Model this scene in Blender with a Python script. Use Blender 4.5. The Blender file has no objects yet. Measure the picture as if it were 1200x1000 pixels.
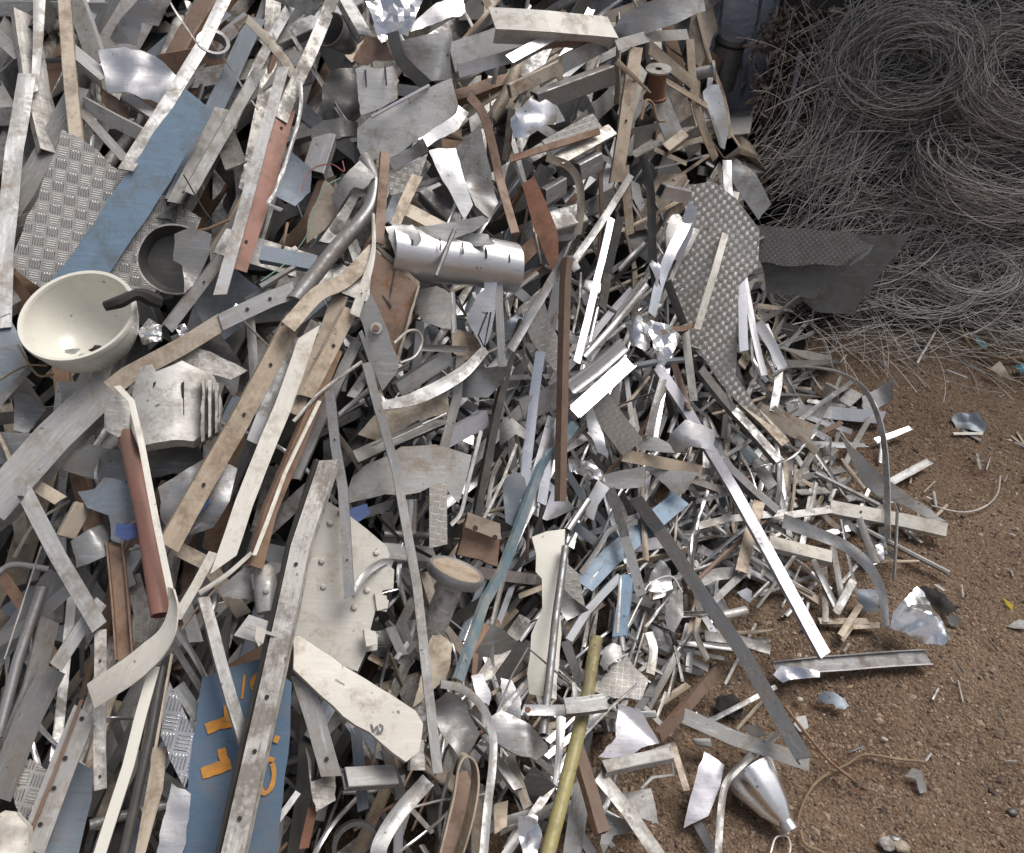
import bpy, bmesh, math, random
import numpy as np
from mathutils import Vector, Matrix, noise
from mathutils.geometry import delaunay_2d_cdt
from mathutils.bvhtree import BVHTree
R = math.radians
SC = bpy.context.scene
COL = SC.collection

# ------------------------------------------------------------------ camera
CAM = Vector((0, 0, 1.7)); PITCH = 38.0; F = 998.0
cam = bpy.data.objects.new('camera', bpy.data.cameras.new('camera'))
COL.objects.link(cam); SC.camera = cam
cam.location = CAM; cam.rotation_euler = (R(90 - PITCH), 0, 0)
cam.data.sensor_width = 36; cam.data.lens = 36 * F / 1200
cam.data.clip_start = .02; cam.data.clip_end = 500

# ------------------------------------------------------------------ light
ROOF_Y, ROOF_Z, BACK_H, NFILL = 3.3, 3.0, 4.5, 560
SUN_EL, SUN_AZ = 60, 62            # azimuth clockwise from +Y
w = bpy.data.worlds.new('World'); SC.world = w; w.use_nodes = True
nt = w.node_tree; bg = nt.nodes['Background']
sky = nt.nodes.new('ShaderNodeTexSky'); sky.sky_type = 'NISHITA'; sky.sun_disc = False
sky.sun_elevation = R(SUN_EL); sky.sun_rotation = R(SUN_AZ); sky.air_density = 1.0; sky.dust_density = 6.0; sky.ozone_density = .6
hs = nt.nodes.new('ShaderNodeHueSaturation'); hs.inputs['Saturation'].default_value = .75; nt.links.new(sky.outputs[0], hs.inputs['Color']); nt.links.new(hs.outputs[0], bg.inputs[0]); bg.inputs[1].default_value = .095
sl = bpy.data.lights.new('sun', 'SUN'); sl.energy = 2.1; sl.angle = R(34); sl.color = (1, .975, .94)
so = bpy.data.objects.new('sun', sl); COL.objects.link(so)
az, el = R(SUN_AZ), R(SUN_EL)
sd = Vector((math.sin(az) * math.cos(el), math.cos(az) * math.cos(el), math.sin(el)))
so.rotation_euler = sd.to_track_quat('Z', 'Y').to_euler(); so.location = sd * 20
SC.view_settings.view_transform = 'Standard'; SC.view_settings.look = 'None'
SC.view_settings.exposure = 0.28; SC.view_settings.gamma = 1
SC.cycles.max_bounces = 3; SC.cycles.diffuse_bounces = 2; SC.cycles.glossy_bounces = 3; SC.cycles.use_denoising = True

# ------------------------------------------------------------------ materials
MATS = {}
def nd(nt, t, **kw):
    n = nt.nodes.new(t)
    for k, v in kw.items():
        if k.startswith('i_'):
            n.inputs[int(k[2:])].default_value = v
        else: setattr(n, k, v)
    return n
def mix(nt, fac, a, b, blend='MIX'):
    m = nt.nodes.new('ShaderNodeMix'); m.data_type = 'RGBA'; m.blend_type = blend
    for i, s in ((0, fac), (6, a), (7, b)):
        if hasattr(s, 'is_linked') or isinstance(s, bpy.types.NodeSocket): nt.links.new(s, m.inputs[i])
        else: m.inputs[i].default_value = s if i == 0 else (*s, 1) if len(s) == 3 else s
    return m.outputs[2]
def math_(nt, op, a, b=0.0, c=None, clamp=False):
    m = nt.nodes.new('ShaderNodeMath'); m.operation = op; m.use_clamp = clamp
    for i, s in enumerate([a, b] + ([c] if c is not None else [])):
        if isinstance(s, bpy.types.NodeSocket): nt.links.new(s, m.inputs[i])
        else: m.inputs[i].default_value = s
    return m.outputs[0]
def ramp(nt, s, lo, hi):
    m = nt.nodes.new('ShaderNodeMapRange'); nt.links.new(s, m.inputs[0])
    m.inputs[1].default_value = lo; m.inputs[2].default_value = hi
    return m.outputs[0]
def mat(name, base, metal, rough, dirt=(.17, .14, .11), dirt_amt=.5, rust=0.0, bump=.25, tread=0, var=.3, alt=None, spec=.5, rv=.15, scr=.35):
    m = bpy.data.materials.new(name); m.use_nodes = True; nt = m.node_tree; L = nt.links
    p = nt.nodes['Principled BSDF']
    tc = nd(nt, 'ShaderNodeTexCoord'); oi = nd(nt, 'ShaderNodeObjectInfo'); ge = nd(nt, 'ShaderNodeNewGeometry')
    rnd = math_(nt, 'FRACT', math_(nt, 'ADD', oi.outputs['Random'], ge.outputs['Random Per Island']))
    off = nt.nodes.new('ShaderNodeCombineXYZ')
    L.new(math_(nt, 'MULTIPLY', rnd, 37.0), off.inputs[0]); L.new(math_(nt, 'MULTIPLY', rnd, 91.0), off.inputs[1])
    va = nd(nt, 'ShaderNodeVectorMath', operation='ADD'); L.new(tc.outputs['Object'], va.inputs[0]); L.new(off.outputs[0], va.inputs[1])
    co = va.outputs[0]
    def noi(scale, detail, rough_=.6, vec=None, dist=0):
        n = nd(nt, 'ShaderNodeTexNoise'); L.new(vec or co, n.inputs['Vector'])
        n.inputs['Scale'].default_value = scale; n.inputs['Detail'].default_value = detail; n.inputs['Roughness'].default_value = rough_
        n.inputs['Distortion'].default_value = dist
        return n.outputs[0]
    st = nd(nt, 'ShaderNodeMapping'); L.new(co, st.inputs[0]); st.inputs['Scale'].default_value = (.08, 1, 1)
    n_big = noi(9, 6, .65, dist=.6); n_str = noi(160, 4, .7, st.outputs[0]); n_fine = noi(130, 5, .7); n_mid = noi(34, 5, .62, dist=.3)
    c = mix(nt, 0.0, base, base)
    # piece to piece variation of tint and value
    b2 = alt or tuple(min(.95, x * 1.0) for x in base)
    c = mix(nt, math_(nt, 'FRACT', math_(nt, 'MULTIPLY', rnd, 7.3)), base, b2)
    val = math_(nt, 'ADD', math_(nt, 'MULTIPLY', math_(nt, 'FRACT', math_(nt, 'MULTIPLY', rnd, 13.7)), var * 1.4), 1 - var)
    cv = nt.nodes.new('ShaderNodeCombineXYZ')
    for i in range(3): L.new(val, cv.inputs[i])
    c = mix(nt, 1.0, c, cv.outputs[0], 'MULTIPLY')
    # long scratches and rubbed streaks
    c = mix(nt, math_(nt, 'MULTIPLY', ramp(nt, n_str, .56, .72), scr), c, tuple(min(.9, x * 1.7 + .05) for x in base))
    c = mix(nt, math_(nt, 'MULTIPLY', ramp(nt, n_str, .44, .3), scr), c, tuple(x * .35 for x in base))
    # dirt: broad patches broken up by fine grain
    dm = math_(nt, 'ADD', math_(nt, 'MULTIPLY', n_big, .6), math_(nt, 'ADD', math_(nt, 'MULTIPLY', n_mid, .35), math_(nt, 'MULTIPLY', n_fine, .25)))
    dfac = math_(nt, 'MULTIPLY', ramp(nt, dm, .70 - .20 * dirt_amt, .82 - .18 * dirt_amt), min(1, .35 + dirt_amt * .5))
    c = mix(nt, dfac, c, mix(nt, ramp(nt, noi(6, 3), .42, .6), dirt, (dirt[0] * 1.25, dirt[1] * 1.1, dirt[2] * .95)))
    # specks
    c = mix(nt, math_(nt, 'MULTIPLY', ramp(nt, noi(70, 3, .5), .70, .74), .75), c, (.035, .03, .027))
    if rust > 0:
        rf = math_(nt, 'MULTIPLY', ramp(nt, noi(15, 7, .7, dist=.8), .66 - .2 * rust, .74 - .18 * rust), .85)
        c = mix(nt, rf, c, (.19, .075, .03))
    h = math_(nt, 'ADD', math_(nt, 'MULTIPLY', n_mid, .6), math_(nt, 'ADD', math_(nt, 'MULTIPLY', n_fine, .22), math_(nt, 'MULTIPLY', n_str, .18)))
    rr = math_(nt, 'ADD', math_(nt, 'MULTIPLY', n_mid, rv * 2), math_(nt, 'MULTIPLY', dfac, .35))
    rr = math_(nt, 'ADD', rr, rough - rv, clamp=True)
    bp = nd(nt, 'ShaderNodeBump'); bp.inputs['Strength'].default_value = bump; bp.inputs['Distance'].default_value = .004
    L.new(h, bp.inputs['Height']); nrm = bp.outputs[0]
    if tread:
        sx = nd(nt, 'ShaderNodeSeparateXYZ')
        rot = nd(nt, 'ShaderNodeMapping'); L.new(tc.outputs['Object'], rot.inputs[0]); rot.inputs['Rotation'].default_value = (0, 0, R(8)); rot.inputs['Scale'].default_value = (tread, tread, tread)
        L.new(rot.outputs[0], sx.inputs[0])
        u, v = sx.outputs[0], sx.outputs[1]
        par = math_(nt, 'FLOORED_MODULO', math_(nt, 'ADD', math_(nt, 'FLOOR', u), math_(nt, 'FLOOR', v)), 2.0)
        a = math_(nt, 'SUBTRACT', math_(nt, 'FRACT', u), .5); b = math_(nt, 'SUBTRACT', math_(nt, 'FRACT', v), .5)
        # a' = along bar, b' = across
        ip = math_(nt, 'SUBTRACT', 1.0, par)
        al = math_(nt, 'ADD', math_(nt, 'MULTIPLY', a, par), math_(nt, 'MULTIPLY', b, ip))
        ac = math_(nt, 'ADD', math_(nt, 'MULTIPLY', b, par), math_(nt, 'MULTIPLY', a, ip))
        bars = ramp(nt, math_(nt, 'COSINE', math_(nt, 'MULTIPLY', ac, 2 * math.pi * 5)), 0, .8)
        ms = math_(nt, 'MULTIPLY', ramp(nt, math_(nt, 'ABSOLUTE', al), .42, .28), ramp(nt, math_(nt, 'ABSOLUTE', ac), .42, .38))
        th = math_(nt, 'MULTIPLY', bars, ms)
        b3 = nd(nt, 'ShaderNodeBump'); b3.inputs['Strength'].default_value = .9; b3.inputs['Distance'].default_value = .0025 if tread < 50 else .0011
        L.new(th, b3.inputs['Height']); L.new(nrm, b3.inputs['Normal']); nrm = b3.outputs[0]
        c = mix(nt, math_(nt, 'MULTIPLY', th, math_(nt, 'ADD', .1, math_(nt, 'MULTIPLY', par, .65 if tread < 50 else .35))), c, tuple(min(.85, x * 1.8) for x in base))  # bars running one way painted lighter: their highlight is put into the colour
        rr = math_(nt, 'SUBTRACT', rr, math_(nt, 'MULTIPLY', th, .14), clamp=True)
    L.new(c, p.inputs['Base Color']); L.new(rr, p.inputs['Roughness']); L.new(nrm, p.inputs['Normal'])
    p.inputs['Specular IOR Level'].default_value = spec
    md = math_(nt, 'SUBTRACT', metal, math_(nt, 'MULTIPLY', dfac, metal * .8)); L.new(md, p.inputs['Metallic'])
    MATS[name] = m; return m
mat('dull', (.33, .328, .322), .6, .42, dirt=(.12, .10, .085), dirt_amt=.65, alt=(.28, .288, .30), var=.45)
mat('pale', (.46, .455, .44), .4, .42, dirt=(.17, .15, .12), dirt_amt=.65, rust=.04, alt=(.41, .415, .42), var=.35, scr=.4)
mat('bright', (.66, .66, .67), .88, .36, dirt=(.26, .24, .21), dirt_amt=.35, var=.2, bump=.22, rv=.1)
mat('mirror', (.86, .86, .87), .95, .25, dirt=(.42, .40, .37), dirt_amt=.25, var=.12, bump=.15, rv=.08, scr=.15)
mat('tan', (.39, .315, .235), .1, .52, dirt=(.14, .105, .075), dirt_amt=.65, rust=.25, alt=(.43, .385, .32), var=.32, scr=.22)
mat('brown', (.25, .15, .09), .0, .62, dirt=(.09, .06, .042), dirt_amt=.6, rust=.35, alt=(.19, .13, .10), var=.3, scr=.2)
mat('rust', (.19, .085, .05), .0, .75, dirt=(.09, .06, .045), dirt_amt=.7, rust=.3, var=.25, scr=.2)
mat('red', (.27, .13, .10), .0, .55, dirt=(.17, .12, .095), dirt_amt=.6, var=.1, scr=.12)
mat('blue', (.185, .29, .42), .0, .42, dirt=(.13, .15, .16), dirt_amt=.6, rust=.1, alt=(.22, .32, .43), var=.15, scr=.3)
mat('navy', (.07, .12, .185), .0, .4, dirt=(.09, .10, .11), dirt_amt=.5, rust=.04, var=.1, scr=.15)
mat('slate', (.21, .245, .285), .3, .45, dirt=(.15,.14,.13), dirt_amt=.5, var=.25)
mat('teal', (.19, .29, .35), .4, .4, dirt=(.3,.29,.27), dirt_amt=.75, var=.1)
mat('lavender', (.42, .42, .465), .45, .38, dirt=(.2,.18,.16), dirt_amt=.4, var=.1)
mat('tread_dark', (.22, .215, .205), .35, .5, dirt=(.09, .08, .07), dirt_amt=.5, tread=100, var=.2, scr=.15)
mat('dark', (.075, .073, .07), .4, .42, dirt=(.10, .085, .07), dirt_amt=.4, var=.3)
mat('cream', (.53, .505, .45), .0, .45, dirt=(.24, .195, .14), dirt_amt=.5, rust=.12, alt=(.51, .495, .455), var=.16, scr=.2)
mat('china', (.66, .645, .575), .0, .28, dirt=(.40, .36, .29), dirt_amt=.2, var=.0, bump=.04, scr=.06)
mat('grimy', (.52, .50, .47), .3, .5, dirt=(.085, .075, .065), dirt_amt=.75, rust=.03, var=.25, scr=.7, bump=.5)
mat('tread', (.44, .43, .41), .5, .42, dirt=(.20, .17, .135), dirt_amt=.5, tread=42, var=.15, scr=.12)
mat('tread_fine', (.43, .415, .39), .5, .4, dirt=(.20, .16, .12), dirt_amt=.5, tread=80, var=.25, scr=.12)
mat('tread_bright', (.6, .61, .63), .8, .35, dirt_amt=.3, tread=36, var=.1)
mat('yellow', (.30, .265, .11), .0, .45, dirt=(.11, .10, .075), dirt_amt=.75, var=.05, scr=.6, bump=.6)
mat('wire', (.60, .555, .51), .35, .5, dirt=(.16, .125, .10), dirt_amt=.5, rust=.14, var=.85)
mat('wire_pale', (.60, .58, .55), .3, .5, dirt_amt=.3, var=.4)
mat('charcoal', (.022, .020, .019), .0, .8, dirt=(.03, .026, .022), dirt_amt=.3, var=.2, scr=.1)  # black rubber, wire and rags; also the shade painted into gaps and holes
mat('corrugated', (.19, .185, .18), .35, .55, dirt=(.09, .075, .06), dirt_amt=.7, var=.4)
mat('turnings', (.32, .25, .19), .3, .6, dirt=(.07, .05, .04), dirt_amt=.5, var=.8)
mat('orange_paint', (.50, .21, .02), .0, .6, dirt=(.22, .15, .07), dirt_amt=.6, var=.0, scr=.3)
mat('ink', (.10, .095, .11), 0, .6, dirt_amt=.1, var=0)
mat('cast', (.58, .57, .54), .1, .5, dirt=(.15, .13, .11), dirt_amt=.6, var=.1, scr=.3, bump=.5)
mat('blue_label', (.045, .075, .20), 0, .4, dirt_amt=.2, var=0)
mat('pink', (.24, .07, .06), 0, .6, dirt_amt=.5, var=0)
mat('green', (.13, .27, .20), 0, .6, dirt_amt=.5, var=0)
mat('reed', (.24, .17, .105), 0, .75, dirt_amt=.5, var=.1)
mat('leaf', (.50, .36, .03), 0, .6, dirt_amt=.1, var=0)
mat('cyan', (.13, .36, .42), 0, .6, dirt_amt=.2, var=0)

# ------------------------------------------------------------------ the heap as a height field, pixels to points
YE = [.0, .5, .8, 1.2, 1.45, 1.7, 2.0, 2.4, 2.7, 3.3, 6]; XE = [-.1, .12, .27, .42, .66, .95, 1.0, .95, .98, 1.1, 1.15]
def heap(x, y):
    x = np.asarray(x, float); y = np.asarray(y, float)
    d = np.interp(y, YE, XE) - x
    k = np.clip((y - 1.9) / .75, 0, 1)
    toe = np.interp(d, [0, .35, 1.0, 3], [0, .09, .72, 2.2]); steep = np.clip(d, 0, 9) * 2.4
    side = toe * (1 - k) + steep * k
    front = np.clip(-.05 + .5 * y, 0, 1.32) + .05 * np.clip(-x, 0, 2)
    s = .06; h = -s * np.log(np.exp(-side / s) + np.exp(-front / s)) 
    h = np.where(d <= 0, 0, np.clip(h + .02, 0, 3))
    return h
def coils(x, y):
    return np.clip((np.asarray(y, float) - 2.78) * 1.25, 0, 1.1)
cf = Vector((0, math.cos(R(PITCH)), -math.sin(R(PITCH)))); cu = Vector((0, math.sin(R(PITCH)), math.cos(R(PITCH)))); cr = Vector((1, 0, 0))
def ray(px, py): return cf + cr * ((px - 600) / F) + cu * ((500 - py) / F)
TT = np.linspace(.35, 6.5, 420)
def hit(px, py, lift=0.0, hf=heap):
    d = ray(px, py)
    def g(t): return CAM.z + d.z * t - hf(d.x * t, d.y * t) - lift
    v = g(TT); i = np.argmax(v < 0)
    if v[i] >= 0: t = 4.0
    else:
        a, b = TT[max(0, i - 1)], TT[i]
        for _ in range(9):
            m = (a + b) / 2
            if g(m) < 0: b = m
            else: a = m
        t = b
    return CAM + d * float(t)
def hnormal(p, hf=heap):
    e = .06
    return Vector((float(hf(p.x - e, p.y) - hf(p.x + e, p.y)), float(hf(p.x, p.y - e) - hf(p.x, p.y + e)), 2 * e)).normalized()
def proj(p):
    q = p - CAM; z = q.dot(cf)
    return (600 + F * q.dot(cr) / z, 500 - F * q.dot(cu) / z, z)
def onplane(px, py, p0, n):
    d = ray(px, py); den = d.dot(n)
    t0 = (p0 - CAM).dot(n) / den if abs(den) > 1e-4 else 2
    tr = (p0 - CAM).length / d.length
    return CAM + d * min(max(t0, tr * .6), tr * 1.6)

# ------------------------------------------------------------------ objects
def make(name, verts, faces, matn, parent=None, origin=None, axes=None, smooth=True, ang=35, fm=None):
    me = bpy.data.meshes.new(name)
    M = Matrix.Identity(4)
    if axes is not None: M = Matrix(axes).transposed().to_4x4()
    if origin is None: origin = sum((Vector(v) for v in verts), Vector()) / len(verts)
    M.translation = origin
    if parent and parent.parent: bpy.context.view_layer.update()
    pm = parent.matrix_world.copy() if parent else Matrix.Identity(4)
    Mi = M.inverted()
    me.from_pydata([Mi @ Vector(v) for v in verts], [], faces)
    for mm in ([matn] if isinstance(matn, str) else matn): me.materials.append(MATS[mm])
    if fm: me.polygons.foreach_set('material_index', fm)
    if smooth:
        me.polygons.foreach_set('use_smooth', [True] * len(me.polygons)); me.set_sharp_from_angle(angle=R(ang))
    me.update()
    o = bpy.data.objects.new(name, me); COL.objects.link(o)
    if parent:
        o.parent = parent; o.matrix_parent_inverse = Matrix.Identity(4); o.matrix_basis = pm.inverted() @ M
        # parts inherit the frame of the thing
    else: o.matrix_world = M
    return o
def tag(o, label, cat, group=None, kind=None):
    if label: o['label'] = label
    if cat: o['category'] = cat
    if group: o['group'] = group
    if kind: o['kind'] = kind
    return o

def profile(kind, w, t, d):
    h = w / 2
    if kind == 'flat': return [(-h, 0), (-h * .33, 0), (h * .33, 0), (h, 0), (h, -t), (h * .33, -t), (-h * .33, -t), (-h, -t)], None
    if kind == 'L': return [(-h, 0), (h, 0), (h, -d), (h - t, -d), (h - t, -t), (-h, -t)], None
    if kind == 'R': return [(-h, 0), (h, 0), (h, -t), (-h + t, -t), (-h + t, -d), (-h, -d)], None
    if kind == 'U': return [(-h, 0), (h, 0), (h, -d), (h - t, -d), (h - t, -t), (-h + t, -t), (-h + t, -d), (-h, -d)], None
    if kind == 'C': return [(-h, d), (-h + t, d), (-h + t, t), (h - t, t), (h - t, d), (h, d), (h, 0), (-h, 0)], None
    if kind == 'box':
        c = min(w, d) * .08; o = [(-h + c, 0), (h - c, 0), (h, -c), (h, -d + c), (h - c, -d), (-h + c, -d), (-h, -d + c), (-h, -c)]
        cx, cy = 0, -d / 2
        return o, [((a - cx) * (1 - 2 * t / w), cy + (b - cy) * (1 - 2 * t / d)) for a, b in o]
    if kind == 'pipe' or kind == 'rod':
        n = 14 if kind == 'pipe' else 7
        o = [(h * math.cos(-2 * math.pi * i / n), h * math.sin(-2 * math.pi * i / n)) for i in range(n)]
        return o, ([(a * (1 - 2 * t / w), b * (1 - 2 * t / w)) for a, b in o] if kind == 'pipe' else None)
    if kind in ('arch', 'trough'):
        n = 8; s = 1 if kind == 'arch' else -1; o = []
        A = [math.pi * (.08 + .84 * i / n) for i in range(n + 1)]
        o = [(-h * math.cos(a), s * h * math.sin(a) * (d / h)) for a in A]
        i_ = [(-(h - t) * math.cos(a), s * (h * math.sin(a) * (d / h)) - t) for a in reversed(A)]
        return o + i_, None
    raise ValueError(kind)

def catmull(pts, n):
    P = [pts[0] * 2 - pts[1]] + list(pts) + [pts[-1] * 2 - pts[-2]]; out = []
    for i in range(1, len(P) - 2):
        for k in range(n):
            t = k / n; a, b, c, d = P[i - 1], P[i], P[i + 1], P[i + 2]
            out.append(.5 * ((2 * b) + (c - a) * t + (2 * a - 5 * b + 4 * c - d) * t * t + (3 * b - a - 3 * c + d) * t ** 3))
    out.append(pts[-1].copy()); return out

def sweep(path, n0, kind, w, t, d, rng, smooth=False, tilt=0, twist=0, wob=.002, cut=None, wd=None, ws=None, taper=0):
    """one bar: a profile carried along a path; returns verts, faces"""
    L = sum((path[i + 1] - path[i]).length for i in range(len(path) - 1)) or .01
    P = catmull(path, 8) if smooth and len(path) > 2 else None
    if P is None:
        P = []
        for i in range(len(path) - 1):
            n = max(1, min(10, int((path[i + 1] - path[i]).length / .05)))
            P += [path[i].lerp(path[i + 1], k / n) for k in range(n)]
        P.append(path[-1].copy())
    seed = Vector((rng.random() * 90, rng.random() * 90, 0))
    if wob:
        for i, p in enumerate(P):
            if 0 <= i: P[i] = p + noise.noise_vector(seed + p * 5) * wob
    out, inn = profile(kind, w, t, d)
    rings = []; irings = []; acc = 0; N = len(P)
    if cut is None: cut = rng.uniform(-.35, .35)
    frames = []
    for i in range(N):
        if i == 0: tn = P[1] - P[0]
        elif i == N - 1: tn = P[-1] - P[-2]
        else: tn = (P[i + 1] - P[i]).normalized() + (P[i] - P[i - 1]).normalized()
        if tn.length < 1e-6: tn = P[min(i + 1, N - 1)] - P[max(0, i - 1)]
        tn.normalize()
        mi = 1.0
        if 0 < i < N - 1:
            cs = max(.35, tn.dot((P[i + 1] - P[i]).normalized())); mi = 1 / cs
        if wd is not None:
            W = wd - tn * wd.dot(tn); W.normalize(); n = W.cross(tn); mi = 1
        else:
            n = n0 - tn * n0.dot(tn)
            if n.length < .05: n = tn.orthogonal()
            n.normalize(); W = tn.cross(n)
        if i: acc += (P[i] - P[i - 1]).length
        u = acc / L
        a = R(tilt + twist * (u - .5)) 
        W, n = W * math.cos(a) + n * math.sin(a), n * math.cos(a) - W * math.sin(a)
        sc = 1 - taper * u
        if ws: sc *= float(np.interp(u, np.linspace(0, 1, len(ws)), ws))
        sh = cut * (1 if i in (0, N - 1) else 0)
        frames.append((P[i], W, n, tn, sc, sh, mi))
        nz = noise.noise(seed + P[i] * 14) * wob * .8
        rings.append([P[i] + W * (x * sc) + n * (y + (nz if abs(x) < w * .4 else -nz)) + tn * (x * sh) for x, y in out])
        if inn: irings.append([P[i] + W * (x * sc) + n * y + tn * (x * sh) for x, y in inn])
    V = [v for r in rings for v in r]; k = len(out); Fc = []
    for i in range(N - 1):
        for j in range(k):
            a, b = i * k + j, i * k + (j + 1) % k
            Fc.append((a, b, b + k, a + k))
    if inn:
        o = len(V); V += [v for r in irings for v in r]
        for i in range(N - 1):
            for j in range(k):
                a, b = o + i * k + j, o + i * k + (j + 1) % k
                Fc.append((a, a + k, b + k, b))
        for j in range(k):
            a, b = j, (j + 1) % k; Fc.append((a, o + a, o + b, b))
            a2, b2 = (N - 1) * k + j, (N - 1) * k + (j + 1) % k; Fc.append((a2, b2, o + b2, o + a2))
    else:
        if kind in ('flat',):
            # caps as three quads to stay planar
            for base, rev in ((0, False), ((N - 1) * k, True)):
                for q in ((0, 7, 6, 1), (1, 6, 5, 2), (2, 5, 4, 3)):
                    f = tuple(base + x for x in q); Fc.append(f[::-1] if rev else f)
        elif kind in ('arch', 'trough', 'C', 'U', 'L', 'R'):
            tri = {'L': [(0, 5, 4, 1), (1, 4, 3, 2)], 'R': [(0, 3, 2, 1), (0, 5, 4, 3)],
                   'U': [(0, 1, 4, 5), (1, 2, 3, 4), (0, 5, 6, 7)], 'C': [(0, 1, 2, 7), (2, 3, 6, 7), (3, 4, 5, 6)]}.get(kind)
            if tri is None: n_ = k // 2; tri = [(j, j + 1, k - 2 - j, k - 1 - j) for j in range(n_ - 1)]
            for base, rev in ((0, False), ((N - 1) * k, True)):
                for q in tri:
                    f = tuple(base + x for x in q); Fc.append(f[::-1] if rev else f)
        else:
            Fc.append(tuple(range(k))[::-1]); Fc.append(tuple((N - 1) * k + j for j in range(k)))
    return V, Fc, frames

TO = [0, 0, 1]
def T(ox, oy, s=.27): TO[:] = [ox, oy, s]
def pxy(p): return TO[0] + p[0] * TO[2], TO[1] + p[1] * TO[2]
HAND = []       # (object, px, py, label) landmarks
CATS = {'flat_bar': 'bar', 'metal_strip': 'strip', 'angle_bar': 'angle bar', 'channel_bar': 'channel', 'box_tube': 'tube', 'round_tube': 'pipe',
        'sheet_offcut': 'sheet', 'tread_plate': 'tread plate', 'metal_rod': 'rod', 'crumpled_foil': 'foil', 'wire': 'wire', 'bent_strap': 'strap'}
GRP = {'flat_bar': 'flat bars in the scrap heap', 'metal_strip': 'thin metal strips in the scrap heap', 'angle_bar': 'angle bars in the scrap heap',
       'channel_bar': 'channel sections in the scrap heap', 'box_tube': 'square tubes in the scrap heap', 'round_tube': 'round pipes in the scrap heap',
       'sheet_offcut': 'sheet offcuts in the scrap heap', 'tread_plate': 'tread plate pieces', 'metal_rod': 'thin rods in the heap',
       'crumpled_foil': 'crumpled foil pieces', 'wire': 'single loose wires', 'bent_strap': 'bent straps on the heap'}
PK = {'flat_bar': 'flat', 'metal_strip': 'flat', 'angle_bar': 'L', 'channel_bar': 'U', 'box_tube': 'box', 'round_tube': 'pipe', 'metal_rod': 'rod', 'wire': 'rod', 'bent_strap': 'flat'}
CNT = [0]
def bar_geo(pts, w, lift, kind, rng, tilt, hf=heap, dp=None, t=None, **kw):
    """pts in photo pixels (x, y[, extra lift cm]); w in pixels; lift cm"""
    P = [hit(p[0], p[1], (lift + (p[2] if len(p) > 2 else 0)) / 100, hf) for p in pts]
    mid = P[len(P) // 2] if len(P) > 2 else (P[0] + P[1]) / 2
    v = (CAM - mid).normalized()
    n0 = (hnormal(mid, hf) * .45 + v * .55).normalized()
    tn = (P[-1] - P[0]).normalized() if (P[-1] - P[0]).length > 1e-4 else Vector((1, 0, 0))
    n = n0 - tn * n0.dot(tn); n.normalize(); W = tn.cross(n)
    a = R(tilt); W = W * math.cos(a) + n * math.sin(a)
    ts = tn - v * tn.dot(v); ts.normalize(); wsn = W - v * W.dot(v)
    perp = (wsn - ts * wsn.dot(ts)).length
    depth = (mid - CAM).dot(cf)
    wm = w * depth / F
    if kind not in ('pipe', 'rod') and kw.get('wd') is None: wm /= max(.45, perp)
    if t is None: t = min(.0035, wm * .18) if kind not in ('box', 'U', 'C', 'pipe') else min(.003, wm * .12)
    d = wm * (dp if dp else {'box': .7, 'arch': .3, 'trough': .3}.get(kind, .6))
    V, Fc, fr = sweep(P, n0, kind, wm, t, d, rng, tilt=tilt, **kw)
    return V, Fc, fr, n0, mid, tn, wm
def B(name, label, m, pts, w, lift=4, prof=None, tilt=None, holes=None, hf=heap, cat=None, dp=None, **kw):
    CNT[0] += 1; rng = random.Random(CNT[0] * 7 + 1)
    kind = prof or PK.get(name, 'flat')
    if name == 'flat_bar' and not prof and rng.random() < .55 and not kw.get('smooth') and not kw.get('twist'):
        kind = rng.choice(('L', 'R')); dp = dp or .35
        if tilt is not None: tilt = abs(tilt) + 18 if kind == 'L' else -abs(tilt) - 18
    if tilt is None: tilt = {'L': rng.uniform(14, 36), 'R': -rng.uniform(14, 36), 'box': rng.choice((-1, 1)) * rng.uniform(15, 32), 'U': rng.choice((-1, 1)) * rng.uniform(10, 28)}.get(kind, rng.uniform(-14, 14))
    q = [(*pxy(p), *p[2:]) for p in pts]
    if 'wob' not in kw: kw['wob'] = .003 if kind in ('flat', 'L', 'R') else .0012
    if kind in ('rod',) and 'cut' not in kw: kw['cut'] = 0
    V, Fc, fr, n0, mid, tn, wm = bar_geo(q, w * TO[2] * .9, lift, kind, rng, tilt, hf, dp=dp, **kw)
    fm = [0] * len(Fc); mats = [m]
    if holes:
        mats = [m, 'charcoal']  # near-black discs laid on the face, painting the shade inside the holes
        for u in holes:
            off = 0
            if isinstance(u, tuple): u, off = u
            i = u * (len(fr) - 1); a = int(i); a = min(a, len(fr) - 2); k = i - a
            c = fr[a][0].lerp(fr[a + 1][0], k); W, n, tt = fr[a][1], fr[a][2], fr[a][3]
            r = min(.0036, wm * .12); c = c + W * off * wm + n * .0022; b = len(V)
            V += [c + (W * math.cos(s) + tt * math.sin(s)) * r for s in [2 * math.pi * j / 10 for j in range(10)]]
            Fc.append(tuple(range(b, b + 10))); fm.append(1)
    zx = (n0 - tn * n0.dot(tn)).normalized(); yy = zx.cross(tn)
    o = make(name, V, Fc, mats, origin=mid, axes=[tn, yy, zx], fm=fm)
    tag(o, label, cat or CATS[name], GRP.get(name))
    mp = q[len(q) // 2] if len(q) > 2 else ((q[0][0] + q[1][0]) / 2, (q[0][1] + q[1][1]) / 2)
    HAND.append((o, mp[0], mp[1], label)); o_fr[o.name] = (fr, wm)
    return o
o_fr = {}

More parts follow.
